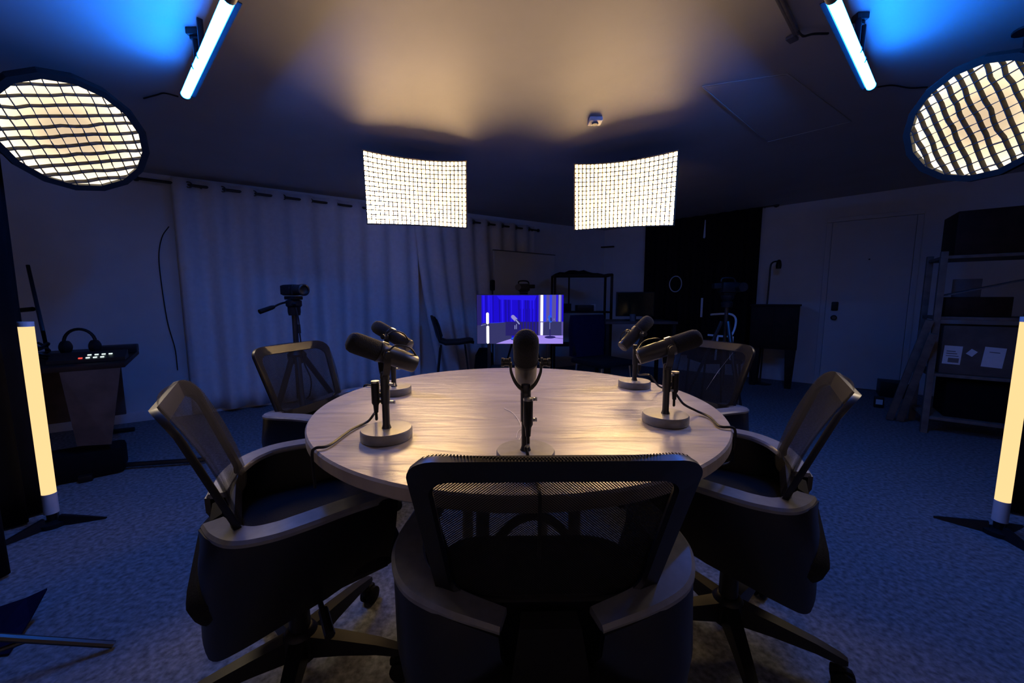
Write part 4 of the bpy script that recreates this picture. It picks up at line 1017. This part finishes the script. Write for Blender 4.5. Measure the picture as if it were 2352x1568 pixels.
Mg = Matrix.Translation(gd.location) @ Matrix.Rotation(gd.rotation_euler.z, 4, 'Z')
# video switcher with lit keys
sw = thing('video_switcher', 'small video switcher with lit white and red keys on the equipment desk', 'switcher', Mg @ V((-.17, .20, ZD + .002)), math.atan2(ex.y, ex.x))
b = MB(); b.prism([V((-.16, -.07, 0)), V((-.16, .09, 0)), V((-.16, .09, .05)), V((-.16, -.07, .018))], V((.32, 0, 0))); b.build('casing', M_BLACK, sw)
M_KW = emit('key_white', (.75, .95, .9), 1.3); M_KR = emit('key_red', (1, .08, .06), 1.2)
for k in range(3, 8):
    for r in range(2):
        if (k * 3 + r * 5) % 7 == 0: continue
        b = MB(); y = -.045 + .055 * r; z = .018 + (y + .07) / .16 * .032
        b.box((-.12 + .03 * k, y, z + .002), (.016, .016, .006), None, .001); b.build('key', M_KR if (k == 3 and r == 0) else M_KW, sw)
def desk_box(name, label, cat, x, y, size, m, bev=.008, rz=0, z=0): return box_thing(name, label, cat, Mg @ V((x, y, ZD + z + .002)), size, math.atan2(ex.y, ex.x) + rz, m, bev)
# headphones / cable heap
b = MB()
for k in range(4):
    b.tube(spline([V((.05 * math.cos(a + k), .04 * math.sin(a * 1.0 + k), .008 + .028 * k + .012 * math.sin(3 * a + k))) * 1.0 for a in [2 * PI * q / 9 for q in range(9)]], 4), .007, 6)
o = b.build('cable_coil', M_BLACK); o.location = Mg @ V((-.40, .36, ZD + .012)); tag(o, 'tangled black cable coil behind the switcher on the equipment desk', 'cable')
hp = thing('headphones', 'black headphones standing on the equipment desk beside the switcher', 'headphones', Mg @ V((-.24, .44, ZD + .012)), .4)
b = MB(); b.tube([V((.075 * math.cos(a), 0, .09 + .085 * math.sin(a))) for a in [PI * k / 14 for k in range(15)]], .009, 8); b.build('headband', M_BLACK, hp)
for s in (-1, 1): b = MB(); b.lathe([(.03, -.02), (.042, -.012), (.042, .012), (.03, .02), (0, .02)], 18, Matrix.Translation((s * .07, 0, .06)) @ Matrix.Rotation(R(90), 4, 'Y')); b.build('ear_cup', M_BLACK, hp)
desk_box('audio_mixer', 'flat black mixer lying behind the switcher on the equipment desk', 'mixer', -.10, .60, (.22, .12, .055), M_BLACK)
b = MB(); b.tube([Mg @ V((-.14, .22, ZD + .012)), Mg @ V((-.05, .24, ZD + .012))], .010, 8); tag(b.build('stylus', M_GREYM), 'grey rod lying beside the switcher near the desk corner', 'rod')
# monitor seen edge-on
mp_ = cam_pt(85, 715, 2.45); mt = cam_pt(70, 637, 2.45); mb_ = cam_pt(104, 785, 2.35)
mon = thing('desk_monitor', 'thin black monitor seen edge-on, tilted back on the equipment desk', 'monitor', V((mb_.x, mb_.y, ZD)))
ax = (mt - mb_); ln = ax.length
dirw = V((-.783, .622, 0))
b = MB(); b.box((mt + mb_) / 2 - mon.location, (ln, .28, .018), rotm(ax, ax.cross(dirw)), .005); b.build('casing', M_BLACK, mon)
b = MB(); q = (mt + mb_) / 2 - mon.location; b.tube([q + V((-.03, 0, 0)), q + V((-.16, .02, -.01))], .014, 8); b.tube([q + V((-.16, .02, .0)), V((q.x - .16, q.y + .02, .012))], .014, 8); b.box((q.x - .13, q.y + .02, .010), (.2, .2, .014), None, .004); b.build('stand', M_BLACK, mon)
# trunk under the desk and a pole lying on the floor
p = onz(200, 1100, 0); box_thing('equipment_case', 'long black equipment case on the floor below the equipment desk', 'case', onz(195, 1098, 0) + V((-.06, .02, 0)), (.42, .20, .17), math.atan2(ex.y, ex.x), M_VELVET, .03)
a, c = onz(275, 1068, .03), onz(470, 1055, .03)
b = MB(); b.tube([a, c], .016, 8); tag(b.build('floor_pole', M_BLACKM), 'black metal pole lying on the carpet between desk and chair', 'pole')
a, c = onz(215, 995, .02), onz(308, 985, .02)
b = MB(); b.tube([a, c], .018, 8); tag(b.build('stand_foot', M_BLACK), 'short black bar on the carpet at the foot of the desk', 'bar')

# ================================================================== CAMERA, WORLD, VIEW
w_ = bpy.data.worlds.new('world'); bpy.context.scene.world = w_; w_.use_nodes = True
w_.node_tree.nodes['Background'].inputs[0].default_value = (0, 0, 0, 1); w_.node_tree.nodes['Background'].inputs[1].default_value = 0
cd = bpy.data.cameras.new('camera'); co = bpy.data.objects.new('camera', cd); C.objects.link(co)
cd.sensor_width = 36; cd.lens = 36 * FPX / 2352; cd.clip_start = .02
co.location = CAM; co.rotation_euler = (R(90) - PITCH, 0, 0)
S_ = bpy.context.scene; S_.camera = co
S_.view_settings.view_transform = 'Standard'; S_.view_settings.look = 'None'; S_.view_settings.exposure = 0; S_.view_settings.gamma = 1
S_.cycles.max_bounces = 8; S_.cycles.transparent_max_bounces = 16
